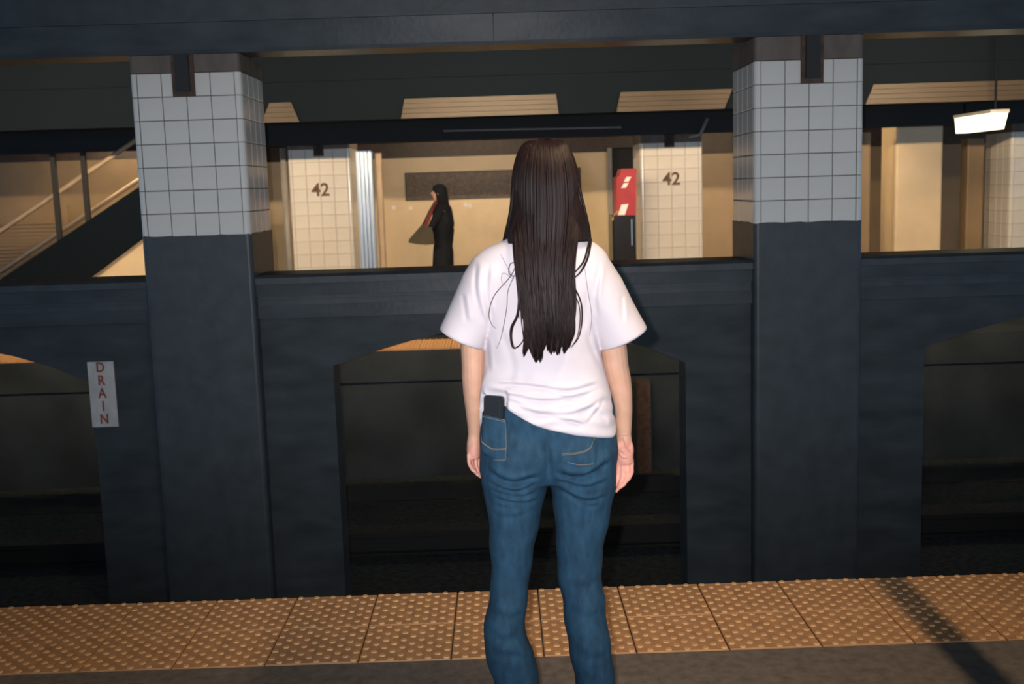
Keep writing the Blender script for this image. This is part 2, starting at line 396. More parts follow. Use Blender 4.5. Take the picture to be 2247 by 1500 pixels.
struct('trim_6', bx(1.50, 1.56, FWY - 0.05, FWY + 0.2, 0, 2.0), 'greypipe')
t = thing('name_tablet', 'long brown mosaic name tablet on the cream far wall', 'sign', (-0.07, FWY, 1.56))
m = MB(); m.box(-1.28, 1.13, FWY - 0.018, FWY, 1.37, 1.75); wlink('tablet_panel', m, 'signbrown', t)
m = MB()
for z in (1.37, 1.735): m.box(-1.28, 1.13, FWY - 0.026, FWY - 0.018, z, z + 0.015)
for x in (-1.28, 1.115): m.box(x, x + 0.015, FWY - 0.026, FWY - 0.018, 1.385, 1.735)
wlink('border', m, 'shade_and_border', t)
for (x, z, w, h, lab) in ((-0.78, 1.285, 0.12, 0.10, 'white square on the far wall just right of the walking person'), (-0.46, 1.29, 0.05, 0.05, 'small white glint under the brown tablet, close to the white square'),
                          (-0.40, 1.275, 0.045, 0.06, 'small white glint under the brown tablet, nearest the woman'), (-1.45, 1.285, 0.05, 0.05, 'tiny white glint on the far wall near the tan post'), (-1.22, 1.27, 0.05, 0.04, 'tiny white glint under the left end of the brown tablet')):
    tag(bx(x - w / 2, x + w / 2, FWY - 0.006, FWY, z - h / 2, z + h / 2).build('white_mark', 'white'), lab, 'mark', 'white marks on the far wall', 'thing')  # the small ones are flash glints on the wall, put in as white plates

# right bay behind the right column, its dimness put into the tan colour
struct('wall_right', bx(3.3, 9, 15.2, 15.4, 0, 1.9), 'dim_tan')
struct('upper_wall_shade_7', bx(3.3, 9, 15.18, 15.4, 1.9, 3.1), 'shade_and_border')
m = roundbox(4.50, 5.04, 12.75, 13.25, 0, 2.15, 0.03)
tag(m.build('wall_pier', 'wall'), 'broad cream pier on the far platform under the glowing lamp', 'pier', kind='thing')
m = roundbox(4.06, 4.22, 12.75, 12.95, 0, 2.0, 0.02)
tag(m.build('tan_pier', 'dim_tan'), 'slim tan pier close to the right side of the right near column', 'pier', kind='thing')
m = roundbox(5.42, 5.62, 13.0, 13.2, 0, 1.9, 0.02)
tag(m.build('tan_pier', 'dim_tan'), 'slim tan pier between broad cream pier and the frame edge', 'pier', kind='thing')

# posts beside the left far column
p = thing('steel_post', 'fluted stainless steel post with bright reflection beside the left far column', 'post', (-1.45, 12.3, 0))
for k in range(4):
    xa = -1.535 + k * 0.042
    m = roundbox(xa, xa + 0.039, 12.28 + 0.006 * (k % 2), 12.34, 0, 1.955, 0.012); wlink('flute', m, 'steel', p, False)
wlink('post_core', bx(-1.54, -1.366, 12.30, 12.44, 0, 1.945), 'steel', p)
m = roundbox(-1.345, -1.272, 12.38, 12.46, 0, 1.93, 0.02)
tag(m.build('tan_post', 'tanpost'), 'narrow tan post immediately right of the stainless steel post', 'post', kind='thing')
m = MB(); m.tube([(-2.385, 12.62, 0), (-2.385, 12.62, 2.02)], 0.035, 12)
tag(m.build('riser_pipe', 'greypipe', None, True), 'grey vertical pipe along the left edge of the left far column', 'pipe', kind='thing')

# red and black machine
t = thing('vending_machine', 'red-fronted machine with black lower cabinet beside the right far column', 'machine', (1.34, 12.1, 0))
wlink('cabinet', roundbox(1.20, 1.455, 11.95, 12.35, 0, 1.18, 0.03), 'phone', t)
m = MB(); m.prism_y([(1.25, 1.18), (1.455, 1.18), (1.47, 1.67), (1.31, 1.67), (1.285, 1.60), (1.255, 1.58)], 11.97, 12.33); pn = wlink('red_panel', m, 'red', t)
for (x, z, w) in ((1.365, 1.555, 0.07), (1.335, 1.49, 0.07)):
    m = MB(); m.prism_y([(x - w / 2, z - 0.02), (x + w / 2 - 0.02, z - 0.02), (x + w / 2 + 0.012, z + 0.03), (x - w / 2 + 0.03, z + 0.03)], 11.962, 11.972); wlink('white_stripe', m, 'white', pn)
m = MB(); m.prism_y([(1.262, 1.185), (1.335, 1.185), (1.375, 1.30), (1.30, 1.295)], 11.962, 11.972); wlink('white_patch', m, 'white', pn)
m = MB(); m.tube([(1.405, 11.945, 0.86), (1.405, 11.945, 1.14)], 0.006, 6); wlink('corner_highlight', m, 'steel', t)  # steel rod standing in for the highlight on the cabinet's rounded corner
m = MB(); m.tube([(1.265, 11.97, 1.23), (1.225, 11.965, 1.19), (1.20, 11.96, 1.13)], 0.008, 6); wlink('cable', m, 'gold', t)

# ------------------------------------------------------------ stair on the left of the far platform
st = thing('platform_stair', 'dark-sided platform stair climbing behind the left near column', 'stair', (-4.4, 12.0, 0))
sl = 0.60
zt = lambda x: 1.616 + (x + 3.835) * sl
m = MB(); m.prism_y([(-6.2, zt(-6.2)), (-6.2, zt(-6.2) - 0.30), (-4.62, 0.56), (-4.315, 0.755), (-2.9, 1.72), (-2.9, zt(-2.9))], 11.95, 12.05); wlink('stringer', m, 'void', st)
for k in range(11):
    x = -6.2 + k * 0.27; z = zt(x) - 0.28
    wlink('step', bx(x, x + 0.30, 12.05, 13.4, z - 0.035, z), 'soot', st)
for x in (-4.72, -4.40):
    wlink('post', bx(x - 0.025, x + 0.025, 12.05, 12.10, zt(x) - 0.2, 2.04), 'dark', st)
for dz, y in ((0.52, 12.12), (0.36, 13.35)):
    m = MB(); m.tube([(x, y, zt(x) + dz) for x in (-6.0, -4.6, -3.2)], 0.026, 8); wlink('handrail', m, 'tanpost', st, True)
sw = struct('wall_left', bx(-9, -3.35, 14.4, 14.6, 0, 2.02), 'dim_tan')
struct('upper_wall_shade_8', bx(-9, -3.16, 14.38, 14.6, 2.02, 3.1), 'shade_and_border')
m = MB(); m.prism_y([(-4.56, 0), (-2.95, 0), (-2.95, 1.69), (-4.315, 0.755), (-4.56, 0.60)], 12.052, 12.09); wlink('under_stair_panel', m, 'wall', st)
t = thing('slatted_gate', 'beige slatted gate panel behind the foot of the stair', 'gate', (-5.7, 13.6, 0.0))
m = MB()
for k in range(16): m.box(-6.25, -5.22, 13.60, 13.62, 0.74 + k * 0.043, 0.764 + k * 0.043)
o = wlink('slats', m, 'dim_tan', t); o['kind'] = 'stuff'
for x in (-6.25, -5.22): wlink('upright', bx(x - 0.03, x + 0.03, 13.59, 13.64, 0.0, 1.47), 'dim_tan', t)

# brown post below the far platform
m = roundbox(1.26, 1.395, 10.49, 10.61, -1.25, -0.36, 0.02)
tag(m.build('steel_stub_post', 'rust'), 'rusty brown post under the far platform seen through the arch', 'post', kind='thing')

# DRAIN plate
t = thing('drain_sign', 'narrow white upright plate lettered DRAIN in red on the black wall', 'sign', (-2.655, 7.3, 0.25))
wlink('plate', bx(-2.742, -2.570, 7.288, 7.30, 0.03, 0.468), 'signwhite', t)
for k, ch in enumerate('DRAIN'):
    me = text_mesh(ch, 0.082, 'signred'); o = link('letter', me, t, (-0.003, -0.0135, 0.178 - k * 0.0865)); o.scale = (0.95, 1, 1.12)


# ------------------------------------------------------------ lamps
def fixture(name, label, x, y, z, L, along, mname, strength, group, r=0.012, w=0.10, top=3.1, shade=False):
    t = thing(name, label, 'lamp', (x, y, z), group)
    k = MB()
    if along == 'X': k.box(-L / 2 - 0.03, L / 2 + 0.03, -w / 2, w / 2, 0.03, 0.09)
    else: k.box(-w / 2, w / 2, -L / 2 - 0.03, L / 2 + 0.03, 0.03, 0.09)
    k.build('lamp_housing', 'housing', t)
    a = Vector((L / 2, 0, 0)) if along == 'X' else Vector((0, L / 2, 0))
    k = MB(); k.tube([-a, a], r, 8)
    k.build('tube', mname, t, True)
    for s in (-1, 1):
        e = a * s; k = MB(); k.box(e.x - 0.014, e.x + 0.014, e.y - 0.014, e.y + 0.014, -0.012, 0.035); k.build('tube_holder', 'housing', t)
    if shade: k = MB(); k.box(-L / 2 - 0.5, L / 2 + 0.5, -0.045, -0.030, -0.105, 0.16); k.box(-L / 2 - 0.5, L / 2 + 0.5, -0.030, 0.050, -0.105, -0.060); k.build('light_blocker', 'void', t)  # matt-black plates added to keep tube light off columns and track bed
    for q in (-0.35, 0.35):
        e = a * (q * 2); k = MB(); k.tube([(e.x, e.y, 0.09), (e.x, e.y, top - z)], 0.008, 6); k.build('hanger', 'housing', t)
    M[mname].node_tree.nodes['Principled BSDF'].inputs['Emission Strength'].default_value = strength
    return t


fixture('fluorescent_lamp', 'fluorescent tube above the near platform over its tactile strip', 0.86, 2.2, 3.0, 1.2, 'Y', 'lampn', 580, None, r=0.010, w=0.06, top=3.15)
m = MB(); m.tube([(1.03, -2.0, 2.12), (1.03, 3.30, 2.12)], 0.0185, 10)  # unseen pipe added to cast the dark stripe on the tactile strip
tag(m.build('shadow_pipe', 'greypipe', None, True), 'straight unseen pipe added over the near platform to shade a stripe of its edge', 'pipe', kind='thing')
for x, w in ((-3.9, 'left bay with the stair'), (0.0, 'middle bay with the name tablet'), (3.9, 'right bay with the box lamp')):
    fixture('track_lamp', 'warm fluorescent tube hung behind the near girder, facing the ' + w, x, 8.11, 2.63, 1.6, 'X', 'lampw', 660, 'tubes behind the near girder', r=0.019, shade=True)
M['lampb'] = mat('fill_tube', (0.9, 0.85, 0.7), 0.4, emit=(1.0, 0.72, 0.42), estr=1.0)
for x, w in ((-4.4, 'by the stair'), (-0.4, 'before the brown name tablet'), (3.2, 'left of the cream pier')):
    fixture('fill_lamp', 'unseen warm fill tube added behind the dark cross girder ' + w, x, 13.3, 2.28, 1.8, 'X', 'lampb', 75, 'added fill tubes behind the cross girder', r=0.019)  # unseen tubes added to brighten the upper back wall
t = thing('platform_lamp', 'glowing box lamp hanging in the right bay above the cream pier', 'lamp', (4.68, 10.95, 2.05))
wlink('lamp_housing', bx(4.58, 4.76, 10.50, 11.35, 2.06, 2.09), 'housing', t)
for y in (10.6, 11.3): m = MB(); m.tube([(4.67, y, 2.09), (4.67, y, 3.1)], 0.01, 6); wlink('hanger', m, 'void', t)
m = MB(); m.loft([[(4.585, y, 2.06), (4.755, y, 2.06), (4.72, y, 1.91), (4.60, y, 1.91)] for y in (10.52, 11.33)]); wlink('diffuser', m, 'lampv', t)
M['lampv'].node_tree.nodes['Principled BSDF'].inputs['Emission Strength'].default_value = 2.2


# ------------------------------------------------------------ people helpers
def ell(xl, xr, yb, yf, z, n=40, p=2.3):
    a = (xr - xl) / 2; b = (yf - yb) / 2; cx = (xl + xr) / 2; cy = (yb + yf) / 2; o = []
    for k in range(n):
        t = 2 * PI * k / n; c, s = math.cos(t), math.sin(t)
        o.append((cx + a * math.copysign(abs(c) ** (2 / p), c), cy + b * math.copysign(abs(s) ** (2 / p), s), z(cx + a * c, cy + b * s) if callable(z) else z))
    return o


def limb(mb, pts, n=16):
    """pts: (x, y, z, half width in X, half width in Y)"""
    mb.loft([[(x + a * math.cos(2 * PI * k / n), y + b * math.sin(2 * PI * k / n), z) for k in range(n)] for x, y, z, a, b in pts])


def dense(rows, step=0.02):
    """interpolate tuples keyed on row[0] (descending z) smoothly"""
    rows = sorted(rows, key=lambda r: -r[0]); z = np.array([r[0] for r in rows]); out = []
    A = np.array(rows)[:, 1:]
    zz = np.arange(z[0], z[-1] - 1e-6, -step); zz = np.append(zz, z[-1])
    for q in zz:
        i = min(max(np.searchsorted(-z, -q, 'right') - 1, 0), len(z) - 2)
        t = (z[i] - q) / (z[i] - z[i + 1])
        p0, p1, p2, p3 = A[max(i - 1, 0)], A[i], A[i + 1], A[min(i + 2, len(z) - 1)]
        m1 = (p2 - p0) / (z[max(i - 1, 0)] - z[i + 1] + 1e-9) * (z[i] - z[i + 1]); m2 = (p3 - p1) / (z[i] - z[min(i + 2, len(z) - 1)] + 1e-9) * (z[i] - z[i + 1])
        v = (2 * t**3 - 3 * t**2 + 1) * p1 + (t**3 - 2 * t**2 + t) * m1 + (-2 * t**3 + 3 * t**2) * p2 + (t**3 - t**2) * m2
        out.append((float(q), *map(float, v)))
    return out


def fuse(mb, voxel, smooth_it=4, fac=0.5):
    """one continuous surface out of overlapping lofts"""
    me = bpy.data.meshes.new('f'); me.from_pydata(mb.v, [], mb.f)
    o = bpy.data.objects.new('f', me); COL.objects.link(o)
    r = o.modifiers.new('r', 'REMESH'); r.mode = 'VOXEL'; r.voxel_size = voxel; r.use_smooth_shade = True
    if smooth_it: s = o.modifiers.new('s', 'SMOOTH'); s.iterations = smooth_it; s.factor = fac
    dg = bpy.context.evaluated_depsgraph_get(); out = bpy.data.meshes.new_from_object(o.evaluated_get(dg))
    bpy.data.objects.remove(o); return out


def getv(me):
    a = np.empty(len(me.vertices) * 3); me.vertices.foreach_get('co', a); return a.reshape(-1, 3)


def setv(me, v):
    me.vertices.foreach_set('co', v.ravel()); me.update()


def pd(P, line):
    """signed distance in XZ to a polyline and position along it 0..1"""
    L = np.array(line); best = np.full(len(P), 1e9); sg = np.zeros(len(P)); tt = np.zeros(len(P))
    seg = np.linalg.norm(np.diff(L, axis=0), axis=1); cum = np.concatenate([[0], np.cumsum(seg)])
    for i in range(len(L) - 1):
        a, b = L[i], L[i + 1]; d = b - a; n2 = d @ d
        t = np.clip(((P - a) @ d) / n2, 0, 1); q = a + t[:, None] * d; e = P - q
        dist = np.linalg.norm(e, axis=1); k = dist < best
        best[k] = dist[k]; sg[k] = np.sign(d[0] * e[k, 1] - d[1] * e[k, 0]); tt[k] = (cum[i] + t[k] * seg[i]) / cum[-1]
    return best * sg, tt


def cr(P, n):
    P = [np.array(p, float) for p in P]; P = [2 * P[0] - P[1]] + P + [2 * P[-1] - P[-2]]; out = []
    for i in range(1, len(P) - 2):
        for t in np.linspace(0, 1, n, endpoint=False):
            p0, p1, p2, p3 = P[i - 1:i + 3]
            out.append(0.5 * (2 * p1 + (p2 - p0) * t + (2 * p0 - 5 * p1 + 4 * p2 - p3) * t * t + (3 * p1 - p0 - 3 * p2 + p3) * t**3))
    out.append(P[-2]); return out


def folds(v, lines, ymax):
    """press creases into the camera side of a garment: a groove with a raised lip above it"""
    P = v[:, [0, 2]]; w = np.clip((ymax - v[:, 1]) / 0.03, 0, 1); dy = np.zeros(len(v))
    for line, wd, amp in lines:
        if len(line) > 2: line = [tuple(q) for q in cr(line, 6)]
        d, t = pd(P, line); tp = np.clip(np.minimum(t, 1 - t) / 0.22, 0, 1); tp = tp * tp * (3 - 2 * tp)
        dy += tp * amp * (np.exp(-(d / wd) ** 2) - 0.8 * np.exp(-((np.abs(d - 1.7 * wd)) / (1.2 * wd)) ** 2))
    v[:, 1] += dy * w
    return v


# ------------------------------------------------------------ the woman
wm = thing('person', 'long-haired person seen from behind in white T-shirt and blue jeans at platform edge', 'person', (0.11, 2.86, 0.0))
XC = 0.118
SB = 0.96


def bk(x, z): return (x * SB, 1.527 - (1.527 - z) * SB)


# --- body: one continuous surface (head, neck, torso, arms, hands, legs, feet)
b = MB()
rows = dense([(1.632, XC - 0.02, XC + 0.02, 2.845, 2.885), (1.622, XC - 0.046, XC + 0.046, 2.81, 2.925), (1.60, XC - 0.062, XC + 0.062, 2.79, 2.955), (1.56, XC - 0.071, XC + 0.071, 2.782, 2.967), (1.52, XC - 0.072, XC + 0.072, 2.785, 2.962),
              (1.49, XC - 0.068, XC + 0.068, 2.80, 2.958), (1.46, XC - 0.062, XC + 0.062, 2.82, 2.958), (1.445, XC - 0.050, XC + 0.050, 2.845, 2.957), (1.430, XC - 0.03, XC + 0.03, 2.89, 2.948)], 0.01)
b.loft([ell(*r[1:], r[0], 28, 2.1) for r in rows])
b.loft([[(XC + w * math.cos(a), y + d * math.sin(a), z) for a in [2 * PI * k / 12 for k in range(12)]] for z, y, w, d in ((1.535, 2.962, 0.006, 0.010), (1.515, 2.97, 0.008, 0.013), (1.50, 2.972, 0.014, 0.014), (1.492, 2.964, 0.009, 0.008))])  # nose
for s in (-1, 1): b.ball((XC + s * 0.073, 2.872, 1.515), (0.008, 0.018, 0.030), 10, 8)
b.ball((XC, 2.955, 1.466), (0.022, 0.010, 0.009)); b.ball((XC, 2.945, 1.446), (0.02, 0.014, 0.013))
limb(b, [(XC, 2.86, 1.48, 0.046, 0.048), (XC, 2.85, 1.42, 0.046, 0.05), (XC - 0.004, 2.845, 1.36, 0.06, 0.06)])
rows = dense([(1.385, 0.05, 0.17, 2.80, 2.90), (1.355, -0.03, 0.24, 2.78, 2.92), (1.31, -0.045, 0.25, 2.765, 2.935), (1.2, -0.04, 0.24, 2.76, 2.94), (1.05, -0.02, 0.225, 2.775, 2.92), (0.95, -0.045, 0.265, 2.765, 2.93), (0.85, -0.055, 0.27, 2.76, 2.93), (0.77, -0.05, 0.265, 2.77, 2.92)], 0.03)
b.loft([ell(*r[1:], r[0], 28, 2.3) for r in rows])
for s, tab in ((-1, [(0.86, 0.02, 0.062), (0.70, 0.022, 0.06), (0.51, 0.0, 0.045), (0.40, -0.015, 0.045), (0.30, -0.01, 0.046), (0.10, 0.005, 0.034), (0.05, 0.005, 0.036)]),
               (1, [(0.86, 0.19, 0.062), (0.70, 0.195, 0.06), (0.51, 0.182, 0.045), (0.40, 0.195, 0.045), (0.30, 0.205, 0.046), (0.10, 0.222, 0.034), (0.05, 0.222, 0.036)])):
    limb(b, [(x, 2.845, z, r, r * 1.1) for z, x, r in tab])
    fx = tab[-1][1]; b.loft([ell(fx - w, fx + w, 2.80, yf, z, 16, 2.2) for z, w, yf in ((0.03, 0.036, 3.0), (0.05, 0.036, 3.0), (0.08, 0.032, 2.93))])
# left arm (seen at the left), then right arm
limb(b, [(0.0, 2.85, 1.31, 0.05, 0.05), (-0.04, 2.85, 1.25, 0.046, 0.05), (-0.068, 2.852, 1.17, 0.036, 0.044), (-0.079, 2.853, 1.125, 0.0325, 0.042), (-0.080, 2.852, 1.074, 0.0305, 0.040), (-0.0815, 2.852, 1.04, 0.0300, 0.039), (-0.082, 2.856, 1.00, 0.0275, 0.038),
         (-0.082, 2.862, 0.954, 0.0235, 0.034), (-0.083, 2.868, 0.917, 0.0195, 0.029), (-0.084, 2.874, 0.885, 0.0175, 0.025), (-0.0865, 2.876, 0.862, 0.019, 0.027), (-0.088, 2.877, 0.838, 0.019, 0.030), (-0.086, 2.876, 0.822, 0.015, 0.026)])
limb(b, [(0.215, 2.85, 1.31, 0.05, 0.05), (0.25, 2.85, 1.24, 0.046, 0.05), (0.272, 2.852, 1.17, 0.040, 0.046), (0.281, 2.852, 1.126, 0.0355, 0.044), (0.288, 2.851, 1.06, 0.0335, 0.041), (0.294, 2.852, 1.03, 0.0325, 0.039), (0.301, 2.855, 0.988, 0.0290, 0.038), (0.305, 2.86, 0.94, 0.0255, 0.034),
         (0.307, 2.865, 0.90, 0.0220, 0.028), (0.307, 2.868, 0.872, 0.0200, 0.025), (0.3085, 2.868, 0.845, 0.0215, 0.022), (0.310, 2.866, 0.815, 0.0225, 0.018), (0.310, 2.864, 0.796, 0.0205, 0.014)])


def finger(p, r0, r1):
    P = [Vector(q) for q in p]; out = []
    for i in range(len(P) - 1):
        for t in (0, 0.5): out.append(P[i].lerp(P[i + 1], t))
    out.append(P[-1]); n = len(out)
    rad = [r0 + (r1 - r0) * k / (n - 1) for k in range(n)]; rad[-1] *= 0.7
    b.tube(out, rad, 10); b.ball(out[-1], r1 * 0.85, 8, 6)


# right hand: palm turned back, fingers curling towards the thigh
finger([(0.327, 2.866, 0.806), (0.3262, 2.858, 0.772), (0.316, 2.846, 0.757), (0.306, 2.842, 0.750)], 0.0060, 0.0048)
finger([(0.3155, 2.864, 0.804), (0.3145, 2.851, 0.766), (0.3035, 2.840, 0.746), (0.2915, 2.838, 0.737)], 0.0066, 0.0052)
finger([(0.3030, 2.863, 0.804), (0.3010, 2.852, 0.762), (0.2920, 2.843, 0.741), (0.2830, 2.841, 0.727)], 0.0067, 0.0053)
finger([(0.2925, 2.864, 0.806), (0.2895, 2.860, 0.768), (0.2840, 2.855, 0.748), (0.2790, 2.852, 0.737)], 0.0064, 0.0052)
finger([(0.2940, 2.878, 0.858), (0.2865, 2.886, 0.832), (0.2835, 2.888, 0.806), (0.2830, 2.886, 0.787)], 0.0084, 0.0057)
b.ball((0.294, 2.864, 0.842), (0.011, 0.017, 0.022)); b.ball((0.322, 2.862, 0.832), (0.011, 0.014, 0.026))
# left hand: turned edge-on beside the hip
finger([(-0.1005, 2.858, 0.838), (-0.1000, 2.848, 0.812), (-0.0915, 2.838, 0.798), (-0.083, 2.836, 0.792)], 0.0059, 0.0048)
finger([(-0.0940, 2.868, 0.834), (-0.0930, 2.858, 0.806), (-0.0845, 2.848, 0.789), (-0.0765, 2.845, 0.781)], 0.0064, 0.0052)
finger([(-0.0850, 2.880, 0.832), (-0.0830, 2.872, 0.800), (-0.0775, 2.864, 0.782), (-0.0720, 2.862, 0.772)], 0.0066, 0.0052)
finger([(-0.0790, 2.892, 0.834), (-0.0770, 2.890, 0.803), (-0.0740, 2.886, 0.784), (-0.0715, 2.884, 0.773)], 0.0062, 0.0050)
finger([(-0.0770, 2.896, 0.868), (-0.0745, 2.912, 0.845), (-0.0740, 2.916, 0.822), (-0.0735, 2.914, 0.806)], 0.0080, 0.0055)
b.ball((-0.079, 2.872, 0.850), (0.009, 0.016, 0.018))
me = fuse(b, 0.0027, 3, 0.5)
v = getv(me); hnd = v[:, 2] < 0.90
vv = v[hnd]; vv = folds(vv, [([(0.3005, 0.870), (0.308, 0.845), (0.3185, 0.828), (0.3215, 0.815)], 0.0028, 0.0030), ([(0.290, 0.823), (0.300, 0.812), (0.3145, 0.811)], 0.0022, 0.0022), ([(0.294, 0.834), (0.304, 0.824)], 0.0022, 0.0016), ([(0.296, 0.874), (0.316, 0.874)], 0.0016, 0.0012)], 2.90); v[hnd] = vv; setv(me, v); me.materials.clear(); me.materials.append(M['skin'])
me.materials.append(M['palm']); N = len(me.polygons); ctr = np.empty(N * 3); me.polygons.foreach_get('center', ctr); ctr = ctr.reshape(-1, 3)
nrm = np.empty(N * 3); me.polygons.foreach_get('normal', nrm); nrm = nrm.reshape(-1, 3)
me.polygons.foreach_set('material_index', ((ctr[:, 2] < 0.862 + 0.012 * np.sin(ctr[:, 0] * 400)) & ((ctr[:, 0] > 0.277) | (ctr[:, 0] < -0.066)) & (ctr[:, 2] > 0.70) & (nrm[:, 1] < -0.15)).astype(np.int32))
me.transform(Matrix.Translation(-Vector(wm.location))); body = link('body', me, wm)
for s in (-1, 1):
    m = MB(); m.ball((XC + s * 0.030, 2.9575, 1.525), (0.013, 0.007, 0.007)); e = wlink('eye', m, 'eye', wm, True)
    m = MB(); m.ball((XC + s * 0.030, 2.963, 1.525), (0.005, 0.003, 0.005)); wlink('iris', m, 'iris', e, True)
    m = MB(); m.tube([(XC + s * 0.014, 2.966, 1.548), (XC + s * 0.03, 2.967, 1.553), (XC + s * 0.048, 2.957, 1.547)], [0.002, 0.003, 0.001], 6); wlink('eyebrow', m, 'hair', wm, True)
m = MB(); m.ball((XC, 2.963, 1.469), (0.021, 0.005, 0.004)); m.ball((XC, 2.962, 1.462), (0.018, 0.005, 0.004)); wlink('lips', m, 'lip', wm, True)

# --- jeans
HIPS = dense([(1.02, -0.045, 0.27, 2.775, 2.93), (0.97, -0.056, 0.279, 2.757, 2.94), (0.93, -0.063, 0.283, 2.745, 2.947), (0.88, -0.070, 0.286, 2.735, 2.95), (0.83, -0.073, 0.287, 2.733, 2.95), (0.79, -0.072, 0.285, 2.745, 2.945), (0.765, -0.068, 0.282, 2.76, 2.935)], 0.015)
j = MB(); j.loft([ell(*r[1:], r[0], 48, 2.35) for r in HIPS])
LL = dense([(0.85, -0.066, 0.10, 2.74, 2.945), (0.771, -0.071, 0.104, 2.742, 2.945), (0.734, -0.067, 0.098, 2.75, 2.942), (0.684, -0.056, 0.087, 2.757, 2.938), (0.62, -0.055, 0.072, 2.765, 2.93), (0.584, -0.054, 0.064, 2.77, 2.927), (0.509, -0.053, 0.051, 2.78, 2.918), (0.46, -0.058, 0.044, 2.778, 2.913), (0.421, -0.066, 0.038, 2.772, 2.91),
            (0.375, -0.076, 0.034, 2.765, 2.908), (0.333, -0.079, 0.037, 2.760, 2.908), (0.296, -0.075, 0.054, 2.760, 2.91), (0.262, -0.069, 0.061, 2.764, 2.912), (0.203, -0.055, 0.066, 2.772, 2.92), (0.12, -0.055, 0.074, 2.772, 2.93), (0.035, -0.06, 0.08, 2.77, 2.94)], 0.012)
RL = dense([(0.85, 0.112, 0.284, 2.74, 2.945), (0.771, 0.108, 0.283, 2.742, 2.945), (0.71, 0.115, 0.274, 2.754, 2.938), (0.648, 0.119, 0.261, 2.762, 2.93), (0.586, 0.122, 0.248, 2.77, 2.925), (0.511, 0.122, 0.240, 2.778, 2.918), (0.448, 0.132, 0.245, 2.776, 2.913), (0.359, 0.140, 0.253, 2.766, 2.908), (0.282, 0.151, 0.263, 2.764, 2.91),
            (0.191, 0.164, 0.271, 2.772, 2.92), (0.12, 0.163, 0.278, 2.772, 2.93), (0.035, 0.16, 0.284, 2.77, 2.94)], 0.012)
for tab in (LL, RL): j.loft([ell(*r[1:], r[0], 36, 2.2) for r in tab])
jm = fuse(j, 0.0055, 5, 0.5)
v = getv(jm)
back = np.clip((2.83 - v[:, 1]) / 0.05, 0, 1)
for cx in (0.022, 0.196): v[:, 1] -= 0.014 * back * np.exp(-((v[:, 0] - cx) / 0.055) ** 2 - ((v[:, 2] - 0.845) / 0.062) ** 2)
v[:, 1] += 0.013 * back * np.exp(-((v[:, 0] - 0.106) / 0.016) ** 2) * np.clip((0.93 - v[:, 2]) / 0.1, 0, 1) * (v[:, 2] > 0.74)
J = [([(-0.065, 0.822), (0.006, 0.788), (0.09, 0.802)], 0.008, 0.010), ([(-0.058, 0.788), (0.016, 0.762), (0.082, 0.783)], 0.0055, 0.008), ([(-0.052, 0.767), (0.016, 0.748), (0.075, 0.755)], 0.005, 0.006),
     ([(-0.044, 0.745), (0.02, 0.729), (0.08, 0.731)], 0.005, 0.0065), ([(0.113, 0.816), (0.178, 0.794), (0.268, 0.832)], 0.008, 0.010), ([(0.118, 0.788), (0.189, 0.769), (0.26, 0.779)], 0.0055, 0.008),
     ([(0.125, 0.757), (0.199, 0.730), (0.252, 0.737)], 0.0055, 0.0085), ([(0.15, 0.742), (0.2, 0.716), (0.24, 0.719)], 0.005, 0.005), ([(0.155, 0.806), (0.25, 0.802)], 0.004, 0.004), ([(-0.042, 0.722), (0.04, 0.716)], 0.004, 0.003),
     ([(-0.05, 0.70), (0.0, 0.69), (0.05, 0.70)], 0.006, 0.002), ([(-0.06, 0.43), (-0.01, 0.415), (0.035, 0.43)], 0.010, 0.0025), ([(-0.07, 0.385), (-0.02, 0.36), (0.03, 0.375)], 0.012, 0.003), ([(-0.075, 0.325), (0.0, 0.315), (0.06, 0.28)], 0.011, 0.003),
     ([(0.13, 0.50), (0.18, 0.49), (0.24, 0.505)], 0.012, 0.002), ([(0.14, 0.43), (0.2, 0.41), (0.245, 0.425)], 0.012, 0.002), ([(0.15, 0.33), (0.21, 0.30), (0.26, 0.315)], 0.012, 0.0025), ([(0.10, 0.90), (0.104, 0.80)], 0.005, 0.004), ([(0.045, 0.60), (0.05, 0.45), (0.03, 0.40)], 0.008, 0.003)]
v = folds(v, J, 2.86)
v += 0.0016 * np.sin(v[:, [2, 0, 2]] * np.array([61., 83., 47.]) + np.array([0.3, 1.1, 2.0])) * np.array([1, 1, 0])
setv(jm, v); jm.materials.clear(); jm.materials.append(M['jeans'])
bvh = BVHTree.FromPolygons([tuple(p) for p in v], [tuple(p.vertices) for p in jm.polygons])


def surf(x, z, off=0.0, bv=None):
    h = (bv or bvh).ray_cast(Vector((x, 2.3, z)), Vector((0, 1, 0)))
    if h[0] is None: h = (bv or bvh).find_nearest(Vector((x, 2.80, z)))
    nn = h[1] if h[1].y < 0 else -h[1]
    return h[0] + nn * off


jm2 = jm.copy(); jm2.transform(Matrix.Translation(-Vector(wm.location))); jo = link('jeans', jm2, wm)


# --- phone in the left back pocket
p0 = surf(-0.031, 0.93)
t = thing('phone', 'black phone sticking out of the left back pocket of the blue jeans', 'phone', (p0.x, p0.y - 0.019, 0.935))
t.rotation_euler = (math.radians(-3), math.radians(1.5), math.radians(-22))


def rslab(w, h, th, r, y=0):
    m = MB(); poly = rounded(-w / 2, w / 2, -h / 2, h / 2, r, 5); m.prism_y(poly, y - th / 2, y + th / 2); return m


rslab(0.0535, 0.146, 0.0085, 0.009).build('phone_body', 'phone', t)
rslab(0.0505, 0.143, 0.0010, 0.008, -0.0046).build('phone_back', 'phone', t)
m = MB(); m.box(0.0165, 0.0185, -0.0056, -0.0046, 0.02, 0.064); m.build('edge_strip', 'phonerim', t)

